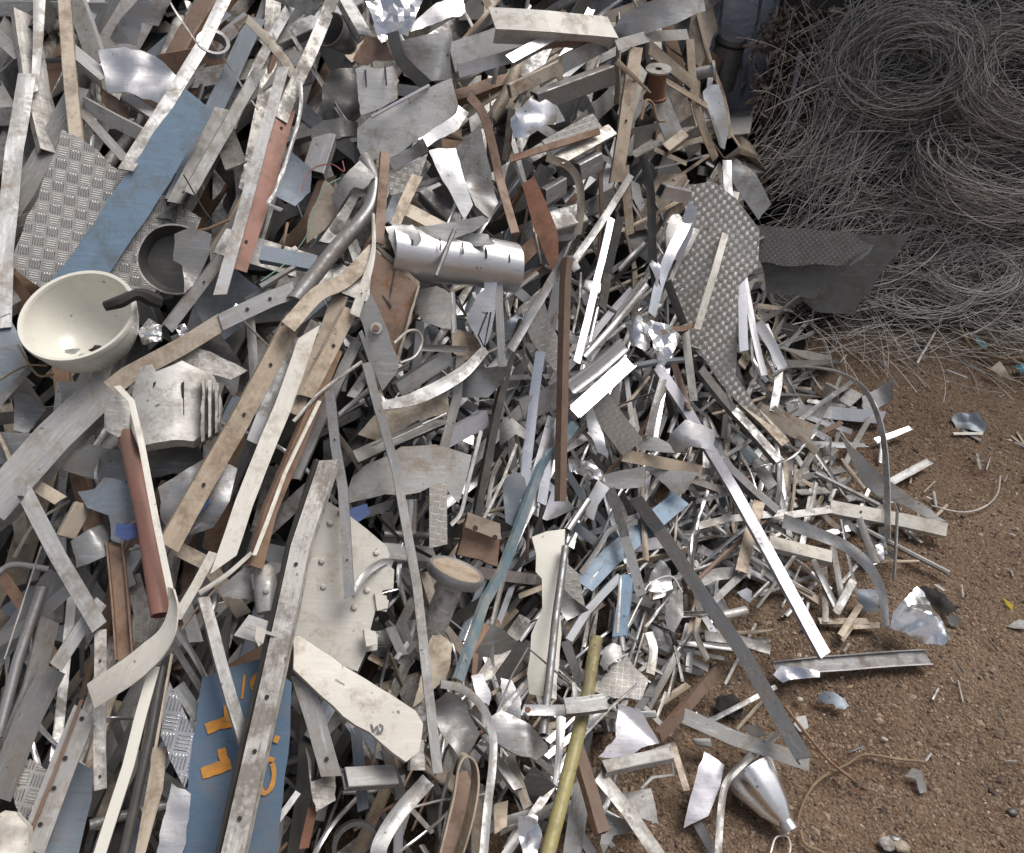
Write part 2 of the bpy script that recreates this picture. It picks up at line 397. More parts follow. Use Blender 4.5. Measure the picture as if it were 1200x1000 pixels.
def sheet_geo(q, p0, n, amp, freq, rng, bend=0, baxis=0, thick=.0018, res=None, rag=.12, fold=0):
    """outline in pixels -> a plate lying in the plane (p0, n), dented, bent and given thickness"""
    n = n.normalized(); ex = (cr - n * cr.dot(n)).normalized(); ey = n.cross(ex)
    W = [onplane(x, y, p0, n) for x, y in q]
    U = [Vector(((p - p0).dot(ex), (p - p0).dot(ey))) for p in W]
    xs = [u.x for u in U]; ys = [u.y for u in U]
    ext = max(max(xs) - min(xs), max(ys) - min(ys)); st = res or max(ext / 11, .006)
    # break outline edges
    B_ = []
    for i in range(len(U)):
        a, b = U[i], U[(i + 1) % len(U)]; k = max(1, int((b - a).length / st))
        e_ = (b - a).normalized(); e_ = Vector((-e_.y, e_.x)); jg = rag * st * (.5 if rng.random() < .6 else 1.6)
        B_ += [a.lerp(b, j / k) + e_ * (rng.uniform(-jg, jg) if j else 0) for j in range(k)]
    nb = len(B_); pts = list(B_)
    x = min(xs) + st / 2
    def inside(p):
        c = False
        for i in range(len(U)):
            a, b = U[i], U[i - 1]
            if (a.y > p.y) != (b.y > p.y) and p.x < (b.x - a.x) * (p.y - a.y) / (b.y - a.y) + a.x: c = not c
        return c
    while x < max(xs):
        y = min(ys) + st / 2
        while y < max(ys):
            p = Vector((x + rng.uniform(-.25, .25) * st, y + rng.uniform(-.25, .25) * st))
            if inside(p) and all((p - b).length > st * .45 for b in B_): pts.append(p)
            y += st
        x += st
    r = delaunay_2d_cdt(pts, [(i, (i + 1) % nb) for i in range(nb)], [list(range(nb))], 1, 1e-6)
    v2, fc = r[0], r[2]
    if not fc: v2 = U; fc = [tuple(range(len(U)))]
    seed = Vector((rng.random() * 50, rng.random() * 50, rng.random() * 50)); ca, sa = math.cos(R(baxis)), math.sin(R(baxis))
    top = []; fa = rng.uniform(0, 6.28); ft_ = rng.uniform(.25, .6); fs = fold * rng.choice((-1, 1))
    for v in v2:
        z = amp * noise.noise(seed + Vector((v.x, v.y, 0)) * freq) * 1.6 + amp * .5 * noise.noise(seed + Vector((v.x, v.y, 3)) * freq * 2.3)
        s = (v.x * ca + v.y * sa) / max(ext / 2, .01); z += bend * (1 - s * s)
        if fold: z += fs * max(0, (v.x * math.cos(fa) + v.y * math.sin(fa)) - ft_ * ext / 2)
        top.append(p0 + ex * v.x + ey * v.y + n * z)
    # thickness from vertex normals ~ n
    N = len(top); V = top + [p - n * thick for p in top]; Fc = []
    edges = {}
    for f in fc:
        a = sum((Vector((v2[f[i - 1]].x * v2[f[i]].y - v2[f[i]].x * v2[f[i - 1]].y, 0)) for i in range(len(f))), Vector((0, 0))).x
        f = tuple(f) if a > 0 else tuple(f)[::-1]
        Fc.append(f); Fc.append(tuple(i + N for i in f[::-1]))
        for i in range(len(f)): edges[(f[i - 1], f[i])] = 1
    for (a, b) in edges:
        if (b, a) not in edges: Fc.append((b, a, a + N, b + N))
    return V, Fc, ex, ey, n
def P(name, label, m, pts, lift=4, tilt=(0, 0), amp=.005, freq=9, hf=heap, cat=None, parent=None, flat=False, grp=True, face=.6, dz=0, **kw):
    """a plate or sheet; tilt = (about picture-right, about picture-up) in degrees"""
    CNT[0] += 1; rng = random.Random(CNT[0] * 7 + 1)
    q = [pxy(p) for p in pts]
    cx = sum(a for a, b in q) / len(q); cy = sum(b for a, b in q) / len(q)
    p0 = hit(cx, cy, lift / 100, hf); v = (CAM - p0).normalized()
    n = (hnormal(p0, hf) * (1 - face) + v * face).normalized()
    n = Matrix.Rotation(R(tilt[0]), 3, 'X') @ n; n = Matrix.Rotation(R(tilt[1]), 3, cu) @ n
    if name == 'sheet_offcut':
        if 'bend' not in kw: kw['bend'] = rng.uniform(-.01, .018); kw['baxis'] = rng.uniform(0, 180)
        kw.setdefault('fold', rng.choice((0, .5, .9, 1.3)))
    V, Fc, ex, ey, n = sheet_geo(q, p0, n, amp, freq, rng, **kw)
    a = kw.get('baxis', 0)
    o = make(name, V, Fc, m, origin=p0, axes=[ex, ey, n], smooth=not flat, parent=parent, ang=40)
    if not parent:
        tag(o, label, cat or CATS.get(name, name.replace('_', ' ')), GRP.get(name) if grp else None)
        HAND.append((o, cx, cy, label))
    elif label: o['label'] = label
    PL[o.name] = (p0, n); return o
PL = {}
def strokes(parent, name, m, segs, w, h=.0012):
    """paint strokes laid on a plate's face (pixel polylines)"""
    p0, n = PL[parent.name]; V = []; Fc = []
    for s in segs:
        q = [onplane(*pxy(p), p0 + n * ((.0018 if parent.name.startswith('painted') else .006) + h), n) for p in s[0]]; ww = (s[1] if len(s) > 1 else w) * TO[2] * (p0 - CAM).dot(cf) / F / 2
        if len(q) > 2: q = catmull(q, 5)
        for i, p in enumerate(q):
            t = (q[min(i + 1, len(q) - 1)] - q[max(i - 1, 0)]).normalized(); W = n.cross(t) * ww * (1 + .25 * noise.noise(p * 90))
            V += [p + W, p - W]
            if i < len(q) - 1: b = len(V) - 2; Fc.append((b, b + 1, b + 3, b + 2))
    return make(name, V, Fc, m, parent=parent, smooth=False)
def lathe(name, prof, c, axis, m, parent=None, n=40, smooth=True, ang=40, xdir=None, arc=1.0, jag=0, seed=1):
    """prof = [(r, z)] closed outline or open; carried round the axis"""
    z = axis.normalized(); x = (xdir or cr); x = (x - z * x.dot(z)).normalized(); y = z.cross(x); V = []; Fc = []; k = len(prof)
    NN = n if arc >= 1 else n + 1
    for i in range(NN):
        a = 2 * math.pi * arc * i / n
        j_ = 1 + jag * noise.noise(Vector((math.cos(a) * 1.3, math.sin(a) * 1.3, seed)))
        for r, h in prof: V.append(c + (x * math.cos(a) + y * math.sin(a)) * r * j_ + z * h)
    for i in range(n):
        for j in range(k - 1):
            a = i * k + j; b = ((i + 1) % NN) * k + j; Fc.append((a, b, b + 1, a + 1))
    return make(name, V, Fc, m, parent=parent, origin=c, axes=[x, y, z], smooth=smooth, ang=ang)
def empty(name, loc, label, cat, group=None):
    o = bpy.data.objects.new(name, None); o.empty_display_size = .05; COL.objects.link(o); o.location = loc
    o.matrix_world = Matrix.Translation(loc); tag(o, label, cat, group); x, y, _ = proj(Vector(loc)); HAND.append((o, x, y, label)); return o
# ================================================================== the setting
def grid_mesh(name, xs, ys, f, matn, kind='structure'):
    V = [(x, y, f(x, y)) for y in ys for x in xs]; nx = len(xs)
    Fc = [(j * nx + i, j * nx + i + 1, (j + 1) * nx + i + 1, (j + 1) * nx + i) for j in range(len(ys) - 1) for i in range(nx - 1)]
    me = bpy.data.meshes.new(name); me.from_pydata(V, [], Fc); me.materials.append(matn if not isinstance(matn, str) else MATS[matn])
    me.polygons.foreach_set('use_smooth', [True] * len(Fc)); o = bpy.data.objects.new(name, me); COL.objects.link(o)
    if kind: o['kind'] = kind
    return o
def soil_mat():
    m = bpy.data.materials.new('soil'); m.use_nodes = True; nt = m.node_tree; L = nt.links; p = nt.nodes['Principled BSDF']
    tc = nd(nt, 'ShaderNodeTexCoord')
    def noi(s, d, r_=.6):
        n = nd(nt, 'ShaderNodeTexNoise'); L.new(tc.outputs['Object'], n.inputs[0]); n.inputs['Scale'].default_value = s; n.inputs['Detail'].default_value = d; n.inputs['Roughness'].default_value = r_; return n.outputs[0]
    vo = nd(nt, 'ShaderNodeTexVoronoi'); L.new(tc.outputs['Object'], vo.inputs[0]); vo.inputs['Scale'].default_value = 150
    v2 = nd(nt, 'ShaderNodeTexVoronoi'); L.new(tc.outputs['Object'], v2.inputs[0]); v2.inputs['Scale'].default_value = 62
    c = mix(nt, ramp(nt, noi(3.2, 5), .38, .62), (.15, .09, .058), (.235, .162, .108))
    c = mix(nt, math_(nt, 'MULTIPLY', ramp(nt, noi(9, 5), .52, .66), .6), c, (.12, .072, .047))
    c = mix(nt, math_(nt, 'MULTIPLY', ramp(nt, noi(1.7, 6), .50, .62), .55), c, (.075, .048, .034))
    c = mix(nt, ramp(nt, noi(120, 4), .42, .68), c, (.27, .205, .145))
    c = mix(nt, math_(nt, 'MULTIPLY', ramp(nt, noi(210, 3), .56, .66), .8), c, (.06, .04, .03))
    sp = nd(nt, 'ShaderNodeSeparateColor'); L.new(vo.outputs['Color'], sp.inputs[0])
    c = mix(nt, math_(nt, 'MULTIPLY', ramp(nt, sp.outputs[0], .80, .92), math_(nt, 'MULTIPLY', ramp(nt, vo.outputs['Distance'], .35, .15), .7)), c, (.46, .37, .27))
    L.new(c, p.inputs['Base Color']); p.inputs['Roughness'].default_value = .92; p.inputs['Specular IOR Level'].default_value = .25
    h = math_(nt, 'ADD', math_(nt, 'MULTIPLY', noi(55, 6, .75), 1.0), math_(nt, 'ADD', math_(nt, 'MULTIPLY', vo.outputs['Distance'], -.55), math_(nt, 'MULTIPLY', v2.outputs['Distance'], -.5)))
    b = nd(nt, 'ShaderNodeBump'); b.inputs['Strength'].default_value = 1; b.inputs['Distance'].default_value = .012; L.new(h, b.inputs['Height']); L.new(b.outputs[0], p.inputs['Normal'])
    return m
def spaced(lo, hi, a, b, st, far):
    c = list(np.arange(a, b, st)); s = st; x = b
    while x < hi: c.append(x); s *= 1.35; x += s
    c.append(hi); s = st; x = a - st; pre = []
    while x > lo: pre.append(x); s *= 1.35; x -= s
    pre.append(lo); return pre[::-1] + c
def gz(x, y):
    near = 1 if (abs(x) < 4 and abs(y) < 5) else 0
    return near * (.016 * noise.noise(Vector((x * 3.1, y * 3.1, 0))) + .007 * noise.noise(Vector((x * 11, y * 11, 4))) + .0035 * noise.noise(Vector((x * 37, y * 37, 9)))) - .008
grid_mesh('ground', spaced(-60, 60, -.2, 2.6, .014, 60), spaced(-60, 60, .5, 3.6, .014, 60), gz, soil_mat())

def wall_mat():
    m = bpy.data.materials.new('old_plaster'); m.use_nodes = True; nt = m.node_tree; L = nt.links; p = nt.nodes['Principled BSDF']
    tc = nd(nt, 'ShaderNodeTexCoord')
    def noi(s, d, sc=(1, 1, 1)):
        mp = nd(nt, 'ShaderNodeMapping'); L.new(tc.outputs['Object'], mp.inputs[0]); mp.inputs['Scale'].default_value = sc
        n = nd(nt, 'ShaderNodeTexNoise'); L.new(mp.outputs[0], n.inputs[0]); n.inputs['Scale'].default_value = s; n.inputs['Detail'].default_value = d; n.inputs['Distortion'].default_value = .5; return n.outputs[0]
    c = mix(nt, ramp(nt, noi(4, 7), .4, .62), (.70, .725, .77), (.45, .475, .52))
    c = mix(nt, math_(nt, 'MULTIPLY', ramp(nt, noi(16, 4, (1, 1, .15)), .56, .62), .8), c, (.16, .16, .17))
    L.new(c, p.inputs['Base Color']); p.inputs['Roughness'].default_value = .9
    b = nd(nt, 'ShaderNodeBump'); b.inputs['Strength'].default_value = .6; b.inputs['Distance'].default_value = .02; L.new(noi(30, 6), b.inputs['Height']); L.new(b.outputs[0], p.inputs['Normal'])
    return m
MATS['plaster'] = wall_mat()
def boxv(x0, x1, y0, y1, z0, z1):
    V = [(x, y, z) for z in (z0, z1) for y in (y0, y1) for x in (x0, x1)]
    return V, [(0, 2, 3, 1), (4, 5, 7, 6), (0, 1, 5, 4), (2, 6, 7, 3), (0, 4, 6, 2), (1, 3, 7, 5)]
WY = 4.05
V, Fc = boxv(-6, 1.72, WY, WY + .22, -.2, 3.4)
tag(make('yard_wall', V, Fc, 'plaster', smooth=False), 'dim grey plastered wall behind the top of the heap', 'wall')
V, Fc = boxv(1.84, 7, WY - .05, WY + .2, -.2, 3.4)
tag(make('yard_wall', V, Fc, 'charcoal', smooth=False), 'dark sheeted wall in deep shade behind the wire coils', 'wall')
V, Fc = boxv(1.72, 1.84, WY - .12, WY + .2, -.2, 3.35)
tag(make('post', V, Fc, 'tan', smooth=False), 'pale brown post between the grey wall and the dark corner', 'post')
# unseen roof, added and sized to shade the back corner of the yard
V = []; Fc = []
for i in range(26):
    x = 1.6 + i * .22
    for k in range(4):
        V += [(x + k * .055, ROOF_Y, ROOF_Z + .02 * math.sin(k * math.pi / 2)), (x + k * .055, WY + .35, ROOF_Z + .02 * math.sin(k * math.pi / 2) - .25)]
for i in range(len(V) // 2 - 1): Fc.append((2 * i, 2 * i + 1, 2 * i + 3, 2 * i + 2))
o = make('shade_roof', V, Fc, 'corrugated', smooth=True); tag(o, 'unseen corrugated roof added to shade the back of the yard', 'roof')
V, Fc = boxv(-2.6, -2.45, -4, WY, -.2, ROOF_Z)  # unseen wall, added to cut the sky light from the left
tag(make('yard_wall', V, Fc, 'plaster', smooth=False), 'unseen grey wall added left of the heap to cut the sky light', 'wall')
V, Fc = boxv(-6, 7, -2.9, -2.7, -.2, BACK_H)  # unseen wall, added to block the low sky behind the camera
tag(make('yard_wall', V, Fc, 'plaster', smooth=False), 'unseen plastered wall added behind the viewer to block the low sky', 'wall')

# ================================================================== the hand-placed pieces, one photo tile at a time
# ---- tile (0,0)
T(0, 0)
B('box_tube', 'white square tube lying level along the top edge above the blue plate', 'pale', [(-60, 38), (525, 45)], 72, 1, dp=.8)
B('flat_bar', 'long pale strip standing nearly upright at the far top edge corner, over a stained plank', 'pale', [(178, -60), (150, 400)], 58, 8, taper=.5)
B('flat_bar', 'grey strip crossing the top corner from the left frame edge', 'dull', [(-50, 120), (90, 250)], 62, 5)
B('metal_strip', 'long light grey strip running down the left frame edge to the blue plate corner', 'pale', [(120, 320), (60, 640), (20, 1080), (5, 1420)], 82, 9, tilt=5)
B('flat_bar', 'wide weathered plank-like bar with brown stains left of the tread plate', 'grimy', [(115, 60), (160, 380), (235, 660)], 105, 5)
B('box_tube', 'yellowish beige square tube standing over the corner of the big tread plate', 'tan', [(272, -60), (296, 260), (332, 640)], 60, 11, dp=.6, tilt=0)
B('flat_bar', 'bright wide strip beside the yellowish tube at the top', 'pale', [(318, -20), (420, 280)], 78, 7, tilt=10)
B('channel_bar', 'short white channel end poking out behind the yellowish tube', 'pale', [(290, 195), (460, 335)], 55, 9)
P('crumpled_foil', 'shiny crumpled sheet between the yellowish tube and the ring at the top', 'bright', [(425, 215), (540, 200), (640, 225), (720, 280), (780, 345), (690, 450), (520, 410), (470, 405)], 9, tilt=(-12, -8), amp=.012, freq=14)
P('sheet_offcut', 'thin grey sheet bent like a wing at the top, above the crumpled sheet', 'dull', [(470, 150), (640, -20), (760, -20), (690, 120), (620, 110), (600, 215), (500, 190)], 10, amp=.01, bend=.02)
P('sheet_offcut', 'rusty brown torn sheet under the crumpled shiny one', 'brown', [(430, 370), (470, 410), (560, 470), (565, 525), (500, 510), (445, 450)], 4)
B('metal_strip', 'narrow pale strip sloping down toward the top of the big tread plate', 'pale', [(345, 470), (545, 695)], 42, 5)
B('flat_bar', 'broader pale strip above the narrow one, ending behind the blue plate', 'pale', [(350, 445), (660, 615)], 60, 6)
B('flat_bar', 'short bright strip under the crumpled sheet, pointing at the blue plate', 'bright', [(545, 420), (700, 520)], 44, 5)
B('flat_bar', 'light grey flat bar along the upper edge of the blue plate', 'pale', [(1000, -60), (880, 200), (545, 740)], 58, 14, tilt=0)
T(0, 0, 1)
P('tread_plate', 'big grey five-bar tread plate under the blue plate beside the white bowl', 'tread', [(72, 152), (95, 163), (150, 205), (236, 256), (218, 300), (175, 350), (60, 345), (12, 312), (25, 275)], 7, tilt=(0, 4), amp=.002, face=.75)
o = P('painted_plate', 'long light blue painted plate leaning between bowl and ring', 'blue', [(217, 104), (249, 130), (185, 235), (116, 340), (52, 338), (140, 215)], 10, tilt=(4, 10), amp=.002, cat='plate', grp=False, face=.75)
B('flat_bar', 'blue-grey flat bar with dark underside right of the light blue plate', 'slate', [(300, 20), (250, 130), (205, 235)], 22, 7, prof='L', tilt=-12, dp=.5)
B('channel_bar', 'dark navy channel lying right against the light blue plate', 'dark', [(262, 128), (206, 238)], 20, 8, tilt=10)
B('angle_bar', 'light grey angle between the dark channel and the red bar', 'pale', [(305, 80), (268, 148), (222, 226)], 14, 10, dp=.5)
B('bent_strap', 'bent tan strap hooking over at the top, left of the long brownish bar', 'tan', [(276, 34, 3), (289, 23, 6), (312, 45, 3), (333, 70), (344, 88)], 11, 14, tilt=10)
B('flat_bar', 'white flat bar standing along the red bar', 'pale', [(332, 78), (318, 130), (284, 250), (258, 346)], 15, 15, tilt=-5, prof='L', dp=.35)
B('flat_bar', 'red primer-painted flat bar in the upper left of the heap', 'red', [(336, 125), (312, 210), (278, 315)], 24, 13, tilt=8, holes=[.15, .85])
B('bent_strap', 'thin curved pale-blue strip right of the red bar', 'pale', [(352, 95), (352, 130), (338, 180), (322, 225), (314, 238), (330, 246)], 5, 15, smooth=True)
B('flat_bar', 'long brownish grey bar slanting down from the top edge by the dark lump', 'grimy', [(395, -14), (362, 66), (338, 118), (330, 140)], 17, 14, tilt=0)
B('flat_bar', 'narrow grey bar crossing behind the hooked tan strap', 'dull', [(345, 0), (300, 80), (270, 150)], 12, 6)
B('flat_bar', 'dull bar end lying level behind the ring at the top', 'dull', [(320, -8), (372, 12)], 16, 8)
B('metal_rod', 'brown bent twig-like rod over the dark pan', 'brown', [(226, 272), (245, 268), (268, 258)], 4, 14)
B('wire', 'thin black wire crossing near the top of the dark pan', 'charcoal', [(215, 205), (238, 245), (252, 262)], 2, 13, smooth=True)

# ring
c = hit(250, 54, .12); rg = empty('metal_ring', c, 'flat metal ring standing on edge near the top, above the light bar', 'ring')
lathe('band', [(.028, -.012), (.029, -.012), (.031, .012), (.029, .012), (.028, -.012)], c, Vector((.35, -.45, .8)), 'dull', rg, jag=.1)
lathe('rim', [(.029, .011), (.037, .0125), (.037, .0145), (.029, .013)], c, Vector((.35, -.45, .8)), 'dull', rg, jag=.1)

# bowl
c = hit(91, 400, .17); ax = Vector((.0, -.36, .93)).normalized(); k = (c - CAM).dot(cf) / F
c = onplane(91, 370, c, Vector((0, -.6, .8)))
bw = empty('bowl', c, 'large cream white bowl with dark handle, lying on the tread plate', 'bowl')
r0 = 67 * k
pr = [(r0 * 1.0, 0)] + [(r0 * (math.cos(a) ** .75 if a < 1.5 else 0.0) * .93 + .0, -r0 * .92 * math.sin(a)) for a in [0.02 + 1.53 * i / 16 for i in range(17)]]
outer = [(r + (.004 if r > .01 else 0), z - .004) for r, z in pr[1:]]
lathe('shell', [(0.0005, pr[-1][1])] + pr[::-1][1:-1] + outer + [(.0005, outer[-1][1])], c, ax, 'china', bw, n=64, ang=60)
lathe('rim', [(r0 * .925, -.002), (r0 * .94, .004), (r0 * 1.0, .005), (r0 * 1.012, 0), (r0 * 1.0, -.008), (r0 * .94, -.006), (r0 * .925, -.002)], c, ax, 'china', bw, n=64, ang=60)
fl = c - ax * r0 * .72
def crumb(name, label, cat, px, py, base, size, m, seed, grp=None):
    rng = random.Random(seed); V = []; Fc = []
    a = base; n = 7
    for i in range(n):
        an = 2 * math.pi * i / n; r = size * rng.uniform(.5, 1); V.append(a + cr * math.cos(an) * r * 1.3 + Vector((0, .7, .2)) * math.sin(an) * r + Vector((0, 0, rng.uniform(0, size * .4))))
    V.append(a + Vector((0, 0, size * .5))); V.append(a - Vector((0, 0, size * .2)))
    for i in range(n): Fc += [(i, (i + 1) % n, n), ((i + 1) % n, i, n + 1)]
    o = make(name, V, Fc, m, smooth=False); tag(o, label, cat, grp); return o
crumb('dark_chip', 'small black chip lying inside the white bowl', 'chip', 0, 0, c - ax * r0 * .70 + cr * .022 + Vector((0, -.045, .005)), .012, 'charcoal', 5)
crumb('pale_tag', 'pale bluish scrap of plastic lying inside the white bowl', 'plastic scrap', 0, 0, c - ax * r0 * .72 + cr * -.015 + Vector((0, -.055, .007)), .017, 'pale', 8)
crumb('pale_tag', 'tiny cream crumb beside the black chip in the bowl', 'crumb', 0, 0, c - ax * r0 * .73 + cr * .004 + Vector((0, -.065, .007)), .009, 'cream', 11)
T(0, 250)
B('tool_handle', 'dark worn rubber handle resting over the rim of the white bowl', 'charcoal', [(455, 405, 3), (520, 385, 3), (600, 355, 1), (690, 385, -3)], 62, 21, prof='rod', smooth=True, ws=[.75, 1, .85, 1.25, 1.1], cat='handle', cut=0)
# dark pan with torn plate
c = hit(205, 304, .09); k = (c - CAM).dot(cf) / F; ax = Vector((.25, -.75, .6)).normalized()
pn = empty('round_pan', c, 'shallow round pan with dark inside and torn edge, right of the bowl', 'pan')
r0 = 40 * k; lathe('dish', [(.001, -.028), (r0 * .8, -.03), (r0, 0), (r0 * 1.03, 0), (r0 * .84, -.034), (.001, -.033)], c, ax, 'dark', pn, n=48, jag=.03)
lathe('rim', [(r0 * .99, .002), (r0 * 1.04, .003), (r0 * 1.05, -.003), (r0 * 1.0, -.003)], c, ax, 'grimy', pn, n=48, jag=.03)
P('sheet_offcut', 'ragged pale torn plate lying in the round dark pan', 'dull', [(755, 90), (830, 60), (918, 90), (905, 180), (850, 300), (808, 360), (800, 280), (790, 225), (752, 205)], 14, amp=.004, cat='sheet')
B('angle_bar', 'grey angle bar leaning from the pan down to the shiny cup', 'dull', [(965, 195), (730, 500)], 52, 12, holes=[.35])
P('crumpled_foil', 'small mirror-bright folded foil right of the bowl', 'mirror', [(590, 505), (640, 450), (700, 480), (705, 560), (620, 572)], 12, amp=.016, freq=30, flat=True)
P('crumpled_foil', 'tiny bright foil knob beside the grey angle under the pan', 'mirror', [(760, 500), (800, 480), (820, 510), (785, 540)], 12, amp=.012, freq=40, flat=True)
P('painted_plate', 'blue-grey painted plate corner at the left frame edge under the bowl', 'slate', [(-60, 470), (45, 430), (130, 660), (0, 820), (-60, 860)], 6, cat='plate', grp=False, tilt=(0, 12))
B('flat_bar', 'pale edge strip along the blue-grey plate corner', 'pale', [(-20, 840), (135, 665)], 30, 8)
B('wire', 'cream string looping off the blue-grey plate', 'reed', [(80, 570), (120, 640), (170, 705), (235, 700)], 12, 10, smooth=True)
B('wire', 'cream string stretched level below the bowl', 'reed', [(-10, 730), (60, 685), (130, 660), (205, 662)], 10, 10.5, smooth=True)
P('sheet_offcut', 'small grey rounded sheet below the blue-grey plate', 'dull', [(60, 770), (130, 790), (200, 850), (150, 910), (120, 960), (60, 940)], 5)
P('sheet_offcut', 'pale block-like sheet end just under the bowl', 'pale', [(240, 730), (330, 730), (390, 800), (300, 880), (220, 860)], 6)
# big angle under the bowl
T(0, 0, 1)
B('channel_bar', 'wide smooth grey channel running from under the bowl to the left edge', 'pale', [(130, 448), (62, 512), (-14, 598)], 44, 10, prof='R', dp=.35, tilt=-18, wob=.001)
B('flat_bar', 'bright side flange of the wide channel at the left frame edge', 'pale', [(75, 520), (22, 578)], 14, 13)
T(0, 250)
# bent bar over ribbed housing
T(0, 0, 1)
B('flat_bar', 'bent tan bar with worn paint reaching over the ribbed housing', 'tan', [(262, 376), (215, 405), (150, 440), (130, 456)], 23, 18, tilt=4, prof='L', dp=.3)
B('flat_bar', 'silver sleeve bar joined to the bent tan bar, with two holes', 'dull', [(345, 340), (318, 350), (258, 378)], 21, 18.5, holes=[.35, .65], tilt=0, prof='L', dp=.3)
B('bent_strap', 'very long pale strap falling past the red pipe to a twisted end', 'cream', [(137, 452, 2), (154, 470, 2), (166, 520, 2), (183, 610, 1), (201, 700, 0)], 8, 18, tilt=20, wob=.001)
B('bent_strap', 'twisted cream tape end curling down and left over the upright bar', 'cream', [(200, 690), (203, 716), (192, 748), (160, 780), (106, 816)], 30, 19, tilt=-20, twist=70, smooth=True, ws=[.35, .6, 1, 1, .9])
# ribbed housing
c = hit(208, 485, .13)
hs = P('ribbed_housing', 'white cast housing with upright grooves under the bent tan bar', 'cast', [(156, 448), (166, 436), (181, 436), (186, 446), (205, 440), (216, 434), (230, 440), (252, 446), (260, 470), (256, 500), (228, 524), (165, 530), (155, 505)], 14, amp=.008, bend=.05, baxis=0, thick=.04, cat='housing', grp=False, tilt=(-10, 0))
for i, x in enumerate((181, 214)):
    P('groove', None, 'charcoal', [(x - 1.6, 449), (x + 1.6, 447), (x + 2, 500), (x - 1, 502)], 18.4, amp=0, thick=.004, parent=hs, rag=0)  # near-black strips on the face paint the shade inside the grooves
for i, x in enumerate((238, 246, 254)):
    P('rib', None, 'grimy', [(x - 2, 442 + i * 4), (x + 2, 441 + i * 4), (x + 1, 516 - i * 5), (x - 2, 518 - i * 5)], 18.5 - i, amp=0, thick=.05, parent=hs)
P('side_lug', 'grimy rounded lug', 'grimy', [(123, 470), (140, 464), (156, 470), (158, 505), (140, 515), (124, 505)], 15, amp=.004, bend=.02, thick=.02, parent=hs)
P('torn_edge', 'cracked dark upper edge', 'grimy', [(160, 436), (230, 408), (262, 420), (290, 434), (270, 445), (215, 434), (180, 448)], 14.5, amp=.006, thick=.004, parent=hs)
P('sheet_offcut', 'curved dull sheet lying behind the ribbed housing, near the brown bar', 'dull', [(205, 415), (262, 400), (284, 430), (276, 470), (262, 450), (215, 440)], 8, amp=.006, bend=.02)
B('flat_bar', 'long brown painted flat bar slanting below the ribbed housing', 'brown', [(347, 372), (278, 500), (198, 640)], 25, 15, tilt=3, holes=[.25, .5, .78])
bpy.data.objects[HAND[-1][0].name].data.materials[0] = MATS['tan']
B('sheet_offcut', 'wide wavy grey sheet band behind the red pipe', 'dull', [(-10, 524), (60, 528), (140, 545), (235, 530)], 42, 7, prof='flat', smooth=True, wob=.008)
B('round_tube', 'round red painted pipe hanging below the ribbed housing', 'red', [(149, 508), (172, 615), (189, 722)], 25, 14)
B('flat_bar', 'long cream bar with yellowed edge ending in a point', 'cream', [(362, 388), (330, 480), (285, 590), (262, 662)], 23, 17, tilt=5, cut=1.4, prof='L', dp=.3)
B('flat_bar', 'plain grey bar tucked left of the cream bar', 'dull', [(344, 392), (322, 450), (296, 520)], 17, 13)
B('angle_bar', 'rust brown angle with pale edge right of the pointed cream bar', 'brown', [(395, 410), (350, 520), (318, 600), (301, 664)], 16, 18, dp=.8, tilt=20)
B('metal_strip', 'pale edge strip along the rust brown angle', 'cream', [(375, 470), (335, 555), (298, 650)], 5, 20)
B('flat_bar', 'mid brown flat bar between two beams above the cream bar', 'brown', [(398, 345), (372, 420), (343, 485)], 20, 17, tilt=0)
bpy.data.objects[HAND[-1][0].name].data.materials[0] = MATS['tan']
B('box_tube', 'tan chewed bar with a bolt hole right of the mid brown bar', 'tan', [(412, 362), (388, 410), (360, 465)], 19, 19, dp=.6, holes=[.3])
B('flat_bar', 'curled wooden looking bar ending at the point of the grey pipe', 'tan', [(440, 292), (405, 328), (372, 345), (338, 382)], 20, 20, tilt=-5, prof='L', dp=.6, smooth=True)
B('metal_rod', 'brown-grey cable running below the tan chewed bar', 'grimy', [(344, 494), (378, 458), (424, 424)], 5, 19, smooth=True)
B('flat_bar', 'dull bar between the cable and the rust angle', 'dull', [(420, 400), (380, 480), (345, 560)], 14, 14)
# ---- tile (300,0)/(300,250)
T(300, 0)
P('crushed_box', 'dark dented box-shaped lump in the shade near the top', 'dark', [(285, 370), (330, 300), (440, 280), (455, 480), (400, 530), (290, 520)], 8, amp=.02, freq=12, thick=.04, cat='box', grp=False)
c = hit(395, 42, .09); v = (CAM - c).normalized()
lathe_can = lathe('tin_can', [(.018, -.05), (.04, .03), (.042, .03), (.02, -.053)], c, Vector((-.4, -.6, .6)), 'dull', n=28)
tag(lathe_can, 'small dull tapered can near the top, right of the brownish bar', 'can')
P('slotted_plate', 'pale upright plate with slots and ragged top near the top', 'pale', [(430, 300), (470, 285), (530, 300), (612, 280), (615, 430), (540, 470), (455, 500)], 12, amp=.004, cat='plate', grp=False, tilt=(-8, 0))
for s in ([(475, 305), (478, 380)], [(560, 285), (566, 370)]):  # near-black strips on the plate, slot shade given as colour
    B('slot', None, 'charcoal', s, 8, 13.5, tilt=0, cat='slot'); o = HAND.pop()[0]; o.parent = bpy.data.objects['slotted_plate']; o.matrix_parent_inverse = o.parent.matrix_world.inverted(); del o['category']
P('crumpled_foil', 'brilliant white crinkled foil at the middle of the top edge', 'mirror', [(460, -20), (730, -20), (700, 60), (660, 150), (600, 130), (545, 195), (510, 90)], 16, amp=.014, freq=22, flat=True, tilt=(-14, 0))
B('channel_bar', 'pale channel left of the crinkled foil at the top edge', 'pale', [(375, -30), (480, 155)], 55, 12)
